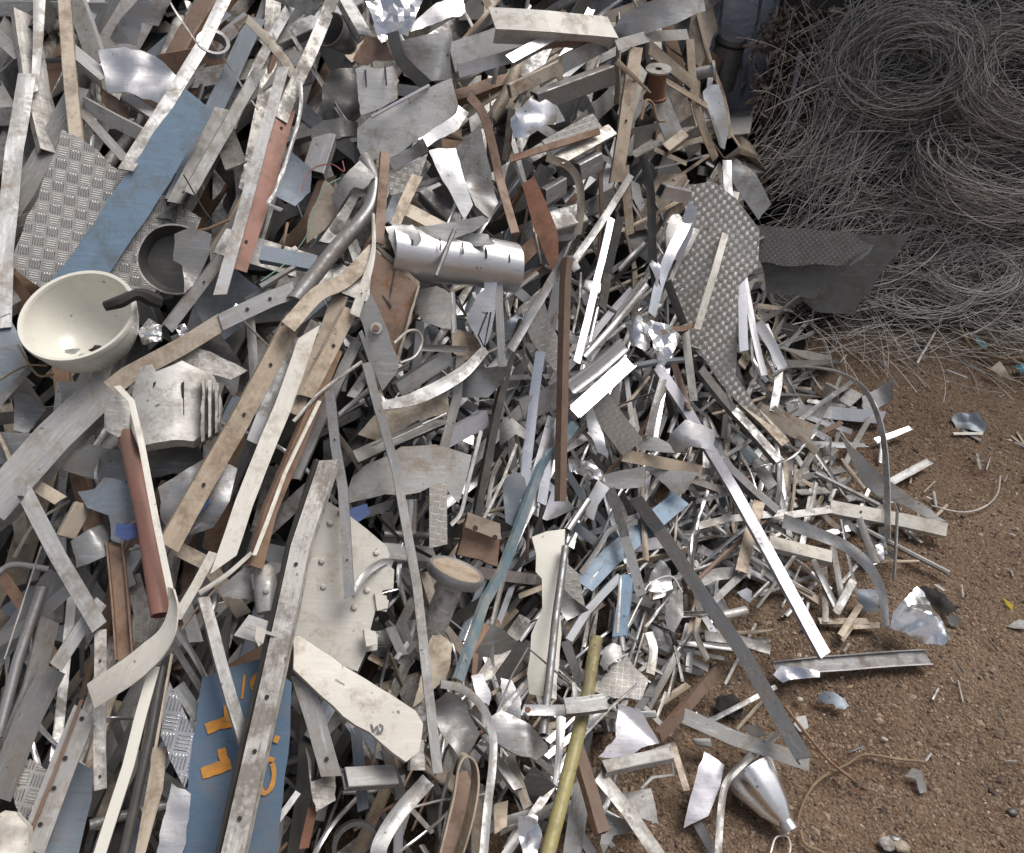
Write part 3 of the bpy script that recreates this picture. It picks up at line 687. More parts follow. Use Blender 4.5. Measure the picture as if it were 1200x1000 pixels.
P('sheet_offcut', 'rough textured grey sheet below the crinkled foil', 'tan', [(610, 190), (720, 160), (850, 130), (872, 330), (720, 370), (640, 330)], 12, amp=.005)
bpy.data.objects[HAND[-1][0].name].data.materials[0] = MATS['dull']
B('bent_strap', 'dark curved strap wedged under the crinkled foil', 'dark', [(590, 140), (630, 260), (740, 370)], 60, 15, smooth=True, tilt=-20)
P('sheet_offcut', 'brown dusty sheet corner above the slotted plate', 'brown', [(420, 260), (480, 150), (560, 170), (600, 280), (520, 260), (470, 290)], 11, amp=.006)
P('sheet_offcut', 'bright folded sheet right of the crinkled foil', 'bright', [(665, 120), (700, 85), (780, 20), (900, -10), (905, 60), (890, 80), (740, 120), (670, 145)], 14, amp=.006, tilt=(-14, 10))
B('channel_bar', 'slotted pale tan channel slanting up toward the top C-beam', 'pale', [(850, 250), (1020, 195), (1190, 130)], 130, 11, dp=.25, tilt=-10)
B('sheet_offcut', 'bright inner face strip of the slotted tan channel', 'bright', [(880, 310), (1190, 215)], 60, 14, prof='flat', tilt=-25)
P('sheet_offcut', 'large pale folded sheet in the upper middle above the gutter', 'pale', [(440, 560), (500, 510), (850, 340), (885, 470), (870, 520), (580, 690), (470, 705), (440, 640)], 16, amp=.006, bend=.01, tilt=(-4, -6), thick=.004)
B('metal_strip', 'bright rolled edge along the large folded sheet', 'bright', [(500, 508), (752, 372)], 18, 19.5, prof='rod', cut=0)
P('sheet_offcut', 'sunlit white flange under the large folded sheet', 'bright', [(705, 600), (800, 540), (870, 490), (880, 455), (925, 490), (880, 560), (780, 610), (722, 655)], 19, amp=.004, tilt=(-16, 6))
P('sheet_offcut', 'dull lower fold below the large folded sheet', 'dull', [(575, 695), (720, 605), (748, 660), (600, 745)], 17, amp=.002, tilt=(12, 0))
P('tread_plate', 'small finely ribbed plate below the large folded sheet', 'tread_fine', [(575, 760), (745, 670), (705, 790), (660, 830), (585, 845)], 13, amp=.006)
P('sheet_offcut', 'shiny tapering sheet pointing down below the sunlit flange', 'bright', [(748, 670), (790, 650), (868, 640), (905, 780), (942, 890), (905, 955), (860, 870)], 16, amp=.007, tilt=(-8, -10))
P('sheet_offcut', 'tall pale beige sheet left of the dark curved strap', 'pale', [(870, 640), (920, 590), (970, 540), (1010, 700), (1052, 880), (1000, 960), (940, 900), (900, 770)], 14, amp=.004)
B('bent_strap', 'long dark brown strap arching down from the slotted channel', 'brown', [(925, 412), (990, 500), (1030, 640), (1065, 800), (1125, 1010)], 40, 20, smooth=True, tilt=15, wob=.001)
B('angle_bar', 'upright two-tone brown angle below the large folded sheet', 'brown', [(562, 660), (550, 820), (535, 1060)], 45, 20, tilt=15, dp=.6)
B('metal_strip', 'pale strip standing beside the upright two-tone angle', 'tan', [(700, 760), (640, 880), (560, 1080)], 55, 17, taper=.2)
P('sheet_offcut', 'pale bluish plate with a corner hole left of the upright angle', 'pale', [(325, 850), (450, 695), (525, 765), (470, 830), (430, 820), (340, 935)], 18, amp=.003, tilt=(0, -8))
B('flat_bar', 'smooth grey half-round gutter bending down toward the tan bar', 'dull', [(470, 700), (515, 800), (500, 900), (440, 985), (350, 1080), (165, 1310)], 78, 17, prof='arch', smooth=True, tilt=0, dp=.7)
P('sheet_offcut', 'blue-grey plate between the red bar and the gutter', 'slate', [(80, 850), (150, 650), (240, 730), (235, 830), (170, 895)], 9)
P('sheet_offcut', 'grey box end lying right of the dark dented box', 'dull', [(232, 560), (290, 520), (440, 500), (440, 560), (360, 600), (245, 620)], 9, thick=.02)
B('box_tube', 'pale square tube end behind the red wire', 'dull', [(300, 570), (245, 740)], 100, 8, dp=.5)
B('wire', 'thin red wire looping beside the pale bluish plate', 'pink', [(200, 830), (215, 770), (260, 725), (330, 715), (380, 745), (375, 700)], 6, 19, smooth=True)
B('wire', 'green wire trailing down past the gutter', 'green', [(370, 770), (300, 810), (265, 880), (240, 960), (215, 1030), (130, 1140), (20, 1220)], 5, 19.5, smooth=True)
P('sheet_offcut', 'grey curved leaf of sheet behind the green wire', 'tan', [(225, 960), (300, 780), (350, 830), (370, 900), (300, 1000), (220, 1060)], 13, amp=.006)
B('flat_bar', 'tan strip left of the pointed shiny sheet', 'tan', [(620, 890), (720, 940), (830, 1000)], 60, 14)
P('sheet_offcut', 'ragged torn sheet edge above the slotted cylinder', 'pale', [(620, 1000), (720, 985), (860, 965), (980, 940), (1010, 960), (940, 1010), (800, 1060), (640, 1040)], 22, amp=.008)
T(300, 250)
# slotted cylinder
a = hit(452, 292, .17); b = hit(604, 318, .17); k = (a - CAM).dot(cf) / F; mid = (a + b) / 2
axis = (b - a).normalized(); r0 = 31 * k
V, Fc, _ = sweep([a, a.lerp(b, .33), a.lerp(b, .66), b], (CAM - mid).normalized(), 'pipe', 2 * r0, .003, r0, random.Random(3), wob=.012, cut=.1)
cy = make('slotted_cylinder', V, Fc, 'bright', origin=mid, axes=[axis, axis.orthogonal().normalized().cross(axis) * -1, axis.orthogonal().normalized()])
tag(cy, 'silver dented cylinder with dark slots in the middle of the upper heap', 'cylinder'); HAND.append((cy, 528, 305, cy['label']))
nv = (CAM - mid).normalized(); nv = (nv - axis * nv.dot(axis)).normalized(); upv = (cu - axis * cu.dot(axis) - nv * cu.dot(nv)).normalized()
for i, u in enumerate((.13, .33, .5, .68, .86)):  # near-black strips just off the skin paint the shade inside each slot
    for s in (R(30),):
        V = []; p = a.lerp(b, u)
        for j in range(5):
            an = s + (j - 2) * .12; rr = r0 * 1.05
            q = p + (nv * math.cos(an) + upv * math.sin(an)) * rr
            V += [q - axis * .0018, q + axis * .0018]
        make('slot', V, [(2 * j, 2 * j + 1, 2 * j + 3, 2 * j + 2) for j in range(4)], 'charcoal', parent=cy)
P('sheet_offcut', 'torn grey sheet lapping over the near left end of the slotted cylinder', 'pale', [(560, 60), (680, 50), (720, 110), (700, 190), (640, 230), (600, 180)], 22, amp=.006, fold=.9)
P('sheet_offcut', 'narrow dusty sheet lapping over the top of the slotted cylinder', 'pale', [(740, 60), (1010, 90), (1030, 140), (860, 150), (750, 120)], 23, amp=.006, fold=.9)
B('metal_rod', 'short grey rod leaning over the slotted cylinder', 'dull', [(862, 70), (780, 272)], 24, 23)
# tray
ty = P('open_tray', 'open tray with dark brown inside and pale rim, below the upright angle', 'brown', [(512, 150), (705, 318), (680, 430), (612, 640), (560, 510), (495, 370)], 17, amp=.001, cat='tray', grp=False, thick=.004, tilt=(0, 10))
for lab, q in (('rim', [(512, 140), (522, 130), (712, 300), (705, 322)]), ('rim', [(702, 318), (712, 312), (620, 645), (608, 635)])):
    P(lab, None, 'tan', q, 18.5, amp=0, thick=.018, parent=ty)
for q in ([(600, 245), (608, 245), (560, 480), (552, 470)], [(505, 320), (508, 310), (590, 400), (588, 410)]):
    P('groove', None, 'dark', q, 17.6, amp=0, parent=ty)  # dark strips laid on the tray floor, drawn as grooves
B('metal_strip', 'pale curved blade hanging left of the open tray', 'cream', [(512, 0), (512, 160), (480, 290), (430, 440)], 40, 21, smooth=True, ws=[.4, .5, 1, 1.2], tilt=-10, holes=[.8])
br = P('bolted_bracket', 'pale folded bracket with a round bolt below the open tray', 'pale', [(445, 440), (500, 350), (560, 480), (622, 640), (612, 690), (548, 772), (500, 640)], 20, amp=.002, thick=.006, cat='bracket', grp=False, tilt=(0, -12))
p0, n0 = PL[br.name]; q = onplane(300 + 522 * .27, 250 + 500 * .27, p0 + n0 * .003, n0)
lathe('bolt_washer', [(.002, .004), (.012, .004), (.0125, 0)], q, n0, 'grimy', br, n=20); lathe('bolt_head', [(.0005, .011), (.006, .011), (.0065, .004)], q, n0, 'brown', br, n=6, smooth=False)
P('fold', None, 'dull', [(445, 520), (460, 505), (545, 740), (535, 765)], 18, amp=0, thick=.01, parent=br)
P('sheet_offcut', 'smooth bluish white blade standing right of the slotted cylinder', 'bright', [(1000, 115), (1035, 110), (1048, 300), (1040, 420), (1005, 560), (985, 585), (910, 450), (960, 350), (990, 330)], 20, amp=.005, tilt=(-5, -10))
B('wire', 'black bent wire clip on the bluish white blade', 'charcoal', [(1005, 430), (965, 530), (990, 580), (1020, 430)], 9, 23)
B('flat_bar', 'thin white upright strip right of the bluish white blade', 'pale', [(1050, 160), (1052, 400), (1068, 670)], 38, 20, tilt=0)
B('box_tube', 'pale tube end projecting right of the slotted cylinder', 'pale', [(1000, 165), (1145, 165)], 70, 16, dp=.7)
P('sheet_offcut', 'pale angular plate below the slotted cylinder', 'pale', [(700, 330), (780, 320), (845, 350), (870, 510), (800, 500), (740, 480), (690, 430)], 15, amp=.004)
B('flat_bar', 'narrow upright pale strip below the slotted cylinder', 'pale', [(855, 340), (862, 520)], 22, 17)
B('metal_rod', 'bent dark wire handle beside the bolted bracket', 'grimy', [(600, 565), (660, 512), (705, 515), (722, 560), (690, 620), (625, 650)], 14, 21, smooth=True)
B('metal_strip', 'short level strip right of the bolted bracket', 'dull', [(715, 580), (915, 590)], 32, 17)
P('sheet_offcut', 'rusty tan sheet behind the short level strip', 'tan', [(850, 500), (940, 520), (1000, 600), (900, 640), (850, 600)], 12)
B('flat_bar', 'wide pale bent strap like a boomerang in the centre', 'pale', [(545, 838), (700, 800), (890, 700), (1000, 590)], 64, 20, smooth=True, tilt=10, ws=[.6, 1, 1, .7])
B('channel_bar', 'grey channel lying above the boomerang strap', 'dull', [(620, 770), (850, 620)], 70, 14)
P('sheet_offcut', 'pale tan sheet below the boomerang strap', 'tan', [(540, 850), (830, 760), (840, 860), (700, 900), (560, 1000), (440, 960)], 12, amp=.003)
B('angle_bar', 'very long pale angle bar dropping down the middle of the heap', 'pale', [(478, 650), (532, 850), (610, 1120), (700, 1620), (790, 2430)], 42, 22, wob=.001, tilt=-8, dp=.7)
B('flat_bar', 'long dull tan flat bar with bolt marks left of the very long angle', 'dull', [(320, 770), (345, 1010), (375, 1200), (405, 1660)], 47, 21, tilt=5, holes=[.3, .84])
B('flat_bar', 'grey strip crossing under the boomerang strap', 'dull', [(890, 620), (870, 800), (815, 1010), (800, 1110)], 45, 15)
B('angle_bar', 'dark angle with two bright lines slanting up across the centre', 'dark', [(430, 1060), (560, 1000), (830, 880)], 60, 14, dp=.4)
B('metal_strip', 'bright line strip over the dark slanting angle', 'pale', [(500, 1010), (830, 868)], 10, 17)
B('channel_bar', 'lilac silver channel end right of the dark slanting angle', 'lavender', [(820, 990), (1010, 890)], 75, 14, tilt=-15)
B('angle_bar', 'dark bar with shiny edge descending right of the boomerang strap', 'dark', [(1160, 470), (1100, 650), (1050, 860), (960, 1330)], 34, 17, dp=.6, tilt=20)
B('metal_strip', 'pale thin blade slanting down to the dark shiny-edged bar', 'dull', [(1195, 430), (1080, 640), (1070, 720)], 26, 19)
P('sheet_offcut', 'rounded pale tube skin below the boomerang strap', 'dull', [(890, 680), (1070, 670), (1060, 740), (1000, 800), (890, 800)], 15, amp=.004, bend=.02)
P('sheet_offcut', 'small pale notched plate beside the dark shiny-edged bar', 'pale', [(1055, 910), (1105, 890), (1165, 940), (1165, 985), (1120, 960), (1060, 1010)], 15)
P('sheet_offcut', 'blue-grey triangular sheet beside the hooked brown bar', 'slate', [(1070, 480), (1190, 400), (1190, 500), (1130, 560), (1075, 545)], 12)
B('flat_bar', 'grey flange with a wire hole at the left of the gutter', 'dull', [(-30, 390), (40, 350), (140, 360)], 62, 12)
B('channel_bar', 'dull grey channel crossing under the green wire', 'slate', [(20, 170), (260, 215)], 70, 14, dp=.5)
B('metal_rod', 'light slender tube under the crossing channel', 'pale', [(20, 320), (175, 230)], 30, 13)
# ---- tile (600,0)
T(600, 0)
B('channel_bar', 'big beige C-beam lying level at the top of the heap', 'cream', [(-85, 78), (170, 92), (440, 118)], 92, 21, prof='L', dp=.9, tilt=22, wob=.002)
P('sheet_offcut', 'dusty grey folded sheet at the right end of the beige C-beam', 'dull', [(405, 150), (480, 60), (600, 10), (840, -20), (845, 45), (700, 110), (500, 180), (430, 210)], 22, amp=.008, tilt=(-4, 0))
B('flat_bar', 'white strip under the folded sheet, ending at the tan flap', 'pale', [(455, 195), (600, 155), (765, 150)], 50, 22)
P('sheet_offcut', 'tan upright flap at the top right shoulder of the heap', 'tan', [(760, 60), (840, 20), (868, 135), (805, 295), (758, 260)], 17, amp=.008, tilt=(0, 12))
B('box_tube', 'pale tan bar pointing at the shoulder below the C-beam', 'tan', [(-5, 395), (215, 290)], 62, 18, dp=.5)
B('angle_bar', 'silver angle lying on the left below the C-beam', 'bright', [(-10, 255), (180, 155)], 46, 18)
B('flat_bar', 'dull wide bar in the second row under the C-beam', 'dull', [(110, 350), (260, 260), (405, 185)], 75, 16)
B('box_tube', 'large dusty square tube in the third row under the C-beam', 'dull', [(120, 450), (450, 325)], 85, 18, dp=.6)
B('metal_strip', 'rusty thin strip between the C-beam and the dull wide bar', 'rust', [(120, 210), (330, 175)], 22, 17)
P('sheet_offcut', 'pointed brass-tan spike standing left below the C-beam', 'tan', [(185, 300), (215, 235), (222, 345), (195, 350)], 20)
P('crumpled_foil', 'round shiny crushed can end left of the ribbed boards', 'mirror', [(-10, 520), (30, 480), (95, 410), (200, 455), (235, 520), (140, 545), (60, 605), (0, 610)], 17, amp=.02, freq=14, tilt=(-8, 0))
B('tread_plate', 'ribbed grey board in the upper right of the heap', 'tread_fine', [(150, 640), (370, 520)], 80, 17, prof='flat')
B('tread_plate', 'ribbed tan board just below the ribbed grey one', 'tread_fine', [(200, 690), (440, 560)], 60, 18, prof='L', dp=.3)
B('flat_bar', 'brown dusty flat bar above the two ribbed boards', 'brown', [(-5, 690), (150, 640), (380, 570)], 30, 19)
B('box_tube', 'pale ribbed square tube below the ribbed boards', 'pale', [(300, 750), (395, 700)], 75, 17)
B('flat_bar', 'strong tan bar standing upright by the rusty cup', 'tan', [(540, 205), (505, 440), (455, 790)], 60, 22, tilt=-5, prof='L', dp=.5, holes=[.55])
B('flat_bar', 'tan flat bar falling right, above the rusty cup', 'tan', [(600, 200), (700, 290), (818, 385)], 50, 22)
B('metal_strip', 'sharp pale splinter left of the rusty cup', 'tan', [(455, 265), (605, 402)], 28, 24, taper=.7)
B('metal_strip', 'thin tan splinter right of the rusty cup', 'tan', [(670, 350), (850, 462)], 22, 24)
B('box_tube', 'short tan block below and right of the rusty cup', 'tan', [(668, 640), (752, 575)], 48, 23, dp=.8)
B('flat_bar', 'broad tan bar going down right of the rusty cup', 'tan', [(715, 400), (750, 520)], 75, 19)
B('flat_bar', 'pale tan slab under the rusty cup', 'pale', [(640, 440), (710, 600)], 90, 18)
B('metal_strip', 'yellowish thin strip below the tan slab', 'tan', [(620, 645), (760, 712)], 20, 22)
c = hit(770, 96, .22); k = (c - CAM).dot(cf) / F
cp = empty('rusty_cup', c, 'small rusty spool-shaped cup standing at the upper right of the heap', 'cup')
ax = Vector((0, -.15, 1)).normalized()
lathe('body', [(12 * k, -18 * k), (10.5 * k, -8 * k), (10.5 * k, 12 * k), (9 * k, 12 * k), (9 * k, -18 * k), (12 * k, -18 * k)], c, ax, 'rust', cp)
lathe('top_flange', [(4 * k, 13 * k), (15 * k, 14 * k), (15 * k, 16 * k), (4 * k, 15.5 * k)], c, ax, 'grimy', cp, jag=.06)
lathe('foot_flange', [(10 * k, -18 * k), (14 * k, -20 * k), (14 * k, -17 * k), (10 * k, -16 * k)], c, ax, 'rust', cp, jag=.06)
B('metal_rod', 'yellowish looped wire below the rusty cup', 'reed', [(560, 520), (580, 440), (610, 450), (630, 520), (660, 525)], 14, 24, smooth=True)
B('flat_bar', 'long tan strip running down to the right shoulder', 'tan', [(775, 170), (790, 400), (830, 560), (885, 690)], 36, 21, smooth=True)
P('sheet_offcut', 'shiny oval sheet like a spoon on the right shoulder', 'bright', [(820, 400), (845, 370), (880, 370), (925, 500), (932, 570), (915, 650), (850, 620), (828, 520)], 20, amp=.004, bend=.015, tilt=(0, 16))
c = hit(830, 84, .22); k = (c - CAM).dot(cf) / F
ft = empty('pipe_fitting', c, 'short white flanged fitting at the right shoulder', 'fitting')
lathe('tube', [(7 * k, -14 * k), (7 * k, 6 * k), (5.5 * k, 6 * k), (5.5 * k, -14 * k)], c, Vector((.95, -.1, .2)), 'pale', ft)
lathe('flange', [(5 * k, 5 * k), (11 * k, 5 * k), (11 * k, 8 * k), (4 * k, 8 * k)], c, Vector((.95, -.1, .2)), 'pale', ft)
B('bent_strap', 'thin curved pale strap along the right shoulder', 'tan', [(812, 60), (860, 250), (925, 450), (948, 600)], 18, 23, smooth=True)
B('flat_bar', 'pale board leaning out past the right shoulder toward the turnings', 'pale', [(1098, 262), (1030, 420), (965, 582)], 66, 11, tilt=-12, prof='L', dp=.4)
B('flat_bar', 'yellowish tan bar end sticking right from the shoulder', 'tan', [(955, 590), (1125, 692)], 44, 16, prof='box')
B('box_tube', 'pale square tube end below the yellowish bar end', 'pale', [(1020, 728), (1152, 728)], 42, 15)
P('sheet_offcut', 'grey beige plate slanting on the right shoulder of the heap', 'tan', [(915, 665), (1005, 635), (1070, 760), (1132, 885), (1080, 955), (980, 820)], 17, amp=.004, tilt=(0, 8))
bpy.data.objects[HAND[-1][0].name].data.materials[0] = MATS['dull']
B('metal_strip', 'long thin strip jutting right toward the stacked dark sheets', 'tan', [(1020, 672), (1120, 780), (1382, 1028)], 26, 16, tilt=0)
B('metal_strip', 'short rusty strip under the grey beige plate', 'rust', [(1075, 770), (1150, 815)], 20, 14)
T(0, 0, 1)
P('tread_plate', 'tall curved tread plate on the right flank of the heap', 'tread_fine', [(808, 218), (835, 213), (862, 233), (890, 270), (888, 312), (866, 335), (862, 440), (885, 475), (905, 500), (862, 470), (805, 402), (783, 330)], 18, amp=.004, bend=.01, tilt=(0, -6), face=.8)
bpy.data.objects[HAND[-1][0].name].data.materials[0] = MATS['tread_fine']
B('flat_bar', 'white strip leaning across the tall curved tread plate', 'cream', [(863, 225), (840, 310), (817, 386)], 9, 24, tilt=0)
B('metal_strip', 'mirror bright strip hanging along the right of the tall tread plate', 'mirror', [(852, 188), (856, 260), (868, 330), (872, 412)], 11, 22, smooth=True, tilt=15)
B('metal_strip', 'rippled bright strip down the right edge of the tall tread plate', 'bright', [(872, 320), (884, 390), (896, 440)], 8, 15)
B('bent_strap', 'grey folded strap right of the rippled bright strip', 'bright', [(888, 378), (905, 405), (918, 432)], 13, 12)
P('sheet_offcut', 'bright narrow leaf left of the tall tread plate', 'bright', [(790, 285), (808, 235), (816, 245), (812, 270), (795, 315)], 20, amp=.002, tilt=(0, -14))
B('box_tube', 'bright white tube end above the tall tread plate', 'bright', [(778, 226), (808, 232)], 17, 19)
B('metal_strip', 'pale thin strip crossing down left of the brown centre bar', 'pale', [(740, 205), (715, 245), (672, 308)], 9, 22)
B('metal_strip', 'tan strip standing left of the dull dark strap', 'tan', [(732, 195), (736, 235), (739, 275)], 11, 19)
B('bent_strap', 'dull dark strap between the tan strip and the mirror leaf', 'dark', [(754, 182), (762, 225), (765, 300), (770, 345)], 11, 20, smooth=True)
P('sheet_offcut', 'pale small leaf plate beside the tan strip', 'pale', [(740, 210), (750, 215), (757, 240), (752, 248), (742, 232)], 20)
P('painted_plate', 'red rusty board end pointing down to the hooked bar', 'rust', [(611, 216), (626, 207), (640, 238), (654, 276), (653, 331), (640, 304), (624, 262)], 20, amp=.004, cat='plate', grp=False)
B('box_tube', 'pale tan block right of the red rusty board', 'pale', [(642, 260), (684, 248)], 26, 17, dp=.7)
B('box_tube', 'ribbed pale block above the pale tan block', 'pale', [(640, 232), (664, 218)], 18, 17)
B('bent_strap', 'tan curling strap hooked around the pale tan block', 'tan', [(640, 185), (665, 195), (678, 215), (680, 245), (676, 275)], 10, 20, smooth=True)
# centre: hooked brown bar
B('bent_strap', 'tall brown bar hooked over at its top in the centre of the heap', 'brown', [(672, 312, -6), (668, 304, 2), (666, 330), (663, 430), (660, 588)], 8, 25, prof='L', dp=.8, tilt=30, wob=.0008, cut=0)
B('bent_strap', 'grey strap curving up under the hook of the tall brown bar', 'dull', [(676, 316), (668, 304), (655, 314), (628, 360), (598, 410)], 11, 22, smooth=True, tilt=10)
B('metal_strip', 'mottled bright strip passing right of the tall brown bar', 'bright', [(717, 256), (700, 330), (676, 425)], 9, 23)
B('metal_strip', 'black strip beside the mottled bright strip', 'dark', [(727, 255), (712, 320), (706, 362)], 11, 19)
B('metal_strip', 'twisted mirror strip left of the tall tread plate', 'mirror', [(812, 248), (790, 290), (775, 325), (764, 370)], 14, 21, twist=60, smooth=True)
P('sheet_offcut', 'white bright diamond sheet left of the twisted mirror strip', 'mirror', [(760, 310), (768, 300), (774, 312), (768, 345), (762, 360), (768, 328)], 20, amp=.002)
B('round_tube', 'bright tube slanting across toward the tall brown bar', 'bright', [(756, 336), (720, 380), (684, 420)], 10, 22)
B('channel_bar', 'wide bright channel ending right of the tall brown bar', 'bright', [(738, 425), (708, 452), (672, 484)], 20, 20, tilt=-14, prof='C', dp=.3)
B('channel_bar', 'second bright channel lying above and parallel to the wide bright one', 'bright', [(730, 404), (700, 430), (666, 455)], 18, 20, tilt=16, prof='C', dp=.3)
B('channel_bar', 'wide dull channel continuing left under the tall brown bar', 'dull', [(676, 452), (645, 468), (612, 482)], 28, 17, dp=.3)
B('metal_strip', 'upright mirror strip left of the tall brown bar', 'mirror', [(634, 412), (625, 470), (617, 540), (614, 600)], 13, 18, twist=30)
B('metal_strip', 'second upright mirror strip just left of the brown bar foot', 'mirror', [(658, 485), (645, 530), (635, 590)], 12, 20, twist=-30)
B('metal_strip', 'third mirror strip with bluish face low beside the brown bar', 'bright', [(648, 490), (632, 550), (612, 610)], 16, 17)
B('tread_plate', 'curved dull ribbed plate left of the tall brown bar', 'tread_fine', [(622, 350), (635, 390), (660, 425)], 32, 14, prof='flat', smooth=True)
B('tread_plate', 'dull ribbed plate lying right below the bright channel', 'tread_fine', [(692, 455), (715, 490), (742, 525)], 34, 16, prof='flat', smooth=True)
P('crumpled_foil', 'mirror crushed bottle shape right of the bright tube', 'mirror', [(732, 380), (745, 374), (756, 380), (760, 410), (752, 416), (738, 408)], 20, amp=.01, freq=30, tilt=(-8, 0), bend=.02)
P('crumpled_foil', 'mirror zigzag sheet above the lavender strip', 'mirror', [(758, 372), (778, 380), (802, 394), (790, 410), (777, 432), (765, 410)], 21, amp=.012, freq=25, flat=True)
B('metal_strip', 'dark strip left edge of the tall tread plate', 'dark', [(782, 330), (802, 380), (813, 470)], 10, 18)
B('metal_strip', 'brown hooked strip end at the foot of the white leaning strip', 'brown', [(770, 384), (800, 386), (818, 380)], 7, 21)
B('flat_bar', 'very long lavender grey strip sloping down right to the ground', 'slate', [(770, 428), (805, 480), (862, 575), (968, 768)], 13, 13, tilt=0, wob=.0015)
bpy.data.objects[HAND[-1][0].name].data.materials[0] = MATS['lavender']
B('metal_strip', 'dull short strip dropping below the mirror zigzag', 'dull', [(778, 445), (768, 480), (760, 510)], 10, 17)
P('crumpled_foil', 'bright pointed cone of foil below the bright channel', 'bright', [(684, 475), (695, 478), (708, 510), (712, 538), (700, 530), (690, 505)], 19, amp=.01, freq=20)
B('bent_strap', 'brown U-shaped strip right of the mirror zigzag', 'brown', [(790, 425), (800, 455), (808, 480)], 8, 14, twist=60)
P('sheet_offcut', 'bright white curved sheet beside the lavender strip', 'bright', [(784, 510), (800, 495), (820, 500), (838, 505), (836, 530), (810, 525), (786, 532)], 15, amp=.004, bend=.02, tilt=(-14, 0))
B('angle_bar', 'dark edged long angle running down the right flank', 'dull', [(822, 432), (860, 480), (915, 540)], 10, 12)
B('flat_bar', 'pale flat bar parallel to the dark edged angle', 'tan', [(868, 468), (895, 492), (922, 520)], 12, 13)
B('flat_bar', 'wide pale tan bar end on the right flank above the toe', 'tan', [(888, 484), (950, 515)], 17, 10)
B('metal_strip', 'narrow tan strip end above the toe by the bent strap loop', 'tan', [(905, 478), (958, 530)], 9, 9)
# ---- right: ground items
B('bent_strap', 'thin pale strap arching over and down to the ground at the right toe', 'pale', [(905, 440, 14), (925, 430, 20), (955, 430, 24), (988, 438, 25), (1015, 458, 22), (1033, 500, 16), (1040, 560, 8), (1041, 632, 1)], 9, 2, smooth=True, tilt=0, wd=Vector((.3, -.7, .6)), wob=.0006)
B('bent_strap', 'pale bent strip standing at the foot of the thin arching strap', 'bright', [(895, 380), (906, 408), (914, 430)], 12, 10)
B('metal_strip', 'pale strip dropping from the thin arching strap into the toe', 'pale', [(914, 425), (912, 452), (906, 482)], 10, 9)
B('channel_bar', 'bright channel lying level on the ground under the arching strap', 'bright', [(922, 480), (975, 484), (1036, 490)], 16, 3, dp=.6, tilt=-15)
B('box_tube', 'first pale cut block standing on the bright channel', 'pale', [(965, 458), (982, 467)], 22, 4, dp=.8)
B('box_tube', 'second pale cut block next to the white block on the channel', 'pale', [(990, 462), (1004, 470)], 24, 4, dp=.8)
P('sheet_offcut', 'white angular offcut at the right end of the level bright channel', 'pale', [(1010, 465), (1045, 447), (1046, 470), (1012, 487)], 5, amp=.002, thick=.012)
B('metal_strip', 'brown drooping thin strip on the toe near the bright channel', 'tan', [(890, 480), (920, 492), (952, 505)], 18, 8)
c = hit(924, 400, .03); k = (c - CAM).dot(cf) / F
hp = lathe('pipe_offcut', [(20 * k, -14 * k), (20 * k, 14 * k), (18.4 * k, 14 * k), (18.4 * k, -14 * k), (20 * k, -14 * k)], c, Vector((.72, -.66, .12)), 'dark', n=36)
tag(hp, 'short wide dark pipe offcut on the ground below the stacked sheets', 'pipe'); HAND.append((hp, 924, 400, hp['label']))
# stacked sheets
for i, (q, l, lab, tl) in enumerate([([(868, 285), (905, 268), (1000, 272), (1022, 290), (985, 330), (905, 375), (865, 340)], 1.5, 'lowest dark grey corrugated sheet of the stack beside the coils', (10, 0)),
        ([(940, 352), (1000, 275), (1068, 275), (1040, 310), (1000, 370), (955, 365)], 5, 'plain dark sheet slanting down at the right of the stack', (6, 6)),
        ([(862, 308), (1000, 312), (975, 330), (955, 350), (865, 340)], 13, 'middle dark grey corrugated sheet of the stack', (4, 0)),
        ([(866, 262), (905, 265), (995, 272), (1022, 289), (985, 312), (870, 308)], 22, 'top dark grey corrugated sheet of the stack beside the coils', (0, 0))]):
    P('corrugated_sheet', lab, 'corrugated' if 'plain' in lab else 'tread_dark', q, l, tilt=tl, amp=.003, cat='sheet', hf=lambda x, y: coils(x, np.asarray(y) + .1), grp=False, face=.45, thick=.005, rag=.15)['group'] = 'dark sheets stacked beside the coils'
# foils on the ground
gf = P('crumpled_foil', 'large mirror-bright crushed foil cone lying on the soil at the right', 'mirror', [(1068, 695), (1078, 700), (1090, 725), (1108, 750), (1098, 764), (1070, 755), (1041, 738), (1042, 722), (1055, 708)], 5, amp=.016, freq=26, thick=.002, bend=.05, baxis=30, tilt=(-4, 14), res=.009)
P('cloth_rag', 'crumpled black-brown rag on the soil behind the foil cone', 'charcoal', [(1066, 690), (1085, 686), (1108, 698), (1122, 714), (1110, 722), (1090, 708), (1072, 700)], 1.2, amp=.01, freq=30, cat='rag', grp=False)
P('thin_scrap', 'grey rubber scrap beside the black-brown rag', 'dark', [(1108, 722), (1122, 720), (1128, 732), (1115, 734)], .8, cat='scrap', grp=False)
B('bent_strap', 'dark strap arching down onto the foil cone from the toe', 'dark', [(918, 610, 6), (955, 625, 9), (990, 640, 9), (1015, 660, 8), (1032, 690, 5), (1040, 735, 1)], 15, 4, smooth=True, tilt=-10, ws=[1.3, 1.1, 1, .9, .7, .5])
bpy.data.objects[HAND[-1][0].name].data.materials[0] = MATS['dull']
B('flat_bar', 'pale cream bar lying on the soil at the right toe, a rust spot on it', 'cream', [(974, 593), (1040, 606), (1110, 621)], 17, 4, tilt=0, prof='L', dp=.5, holes=[.26])
B('metal_strip', 'thin level strip leading left from the cream bar', 'pale', [(890, 607), (974, 598)], 9, 5)
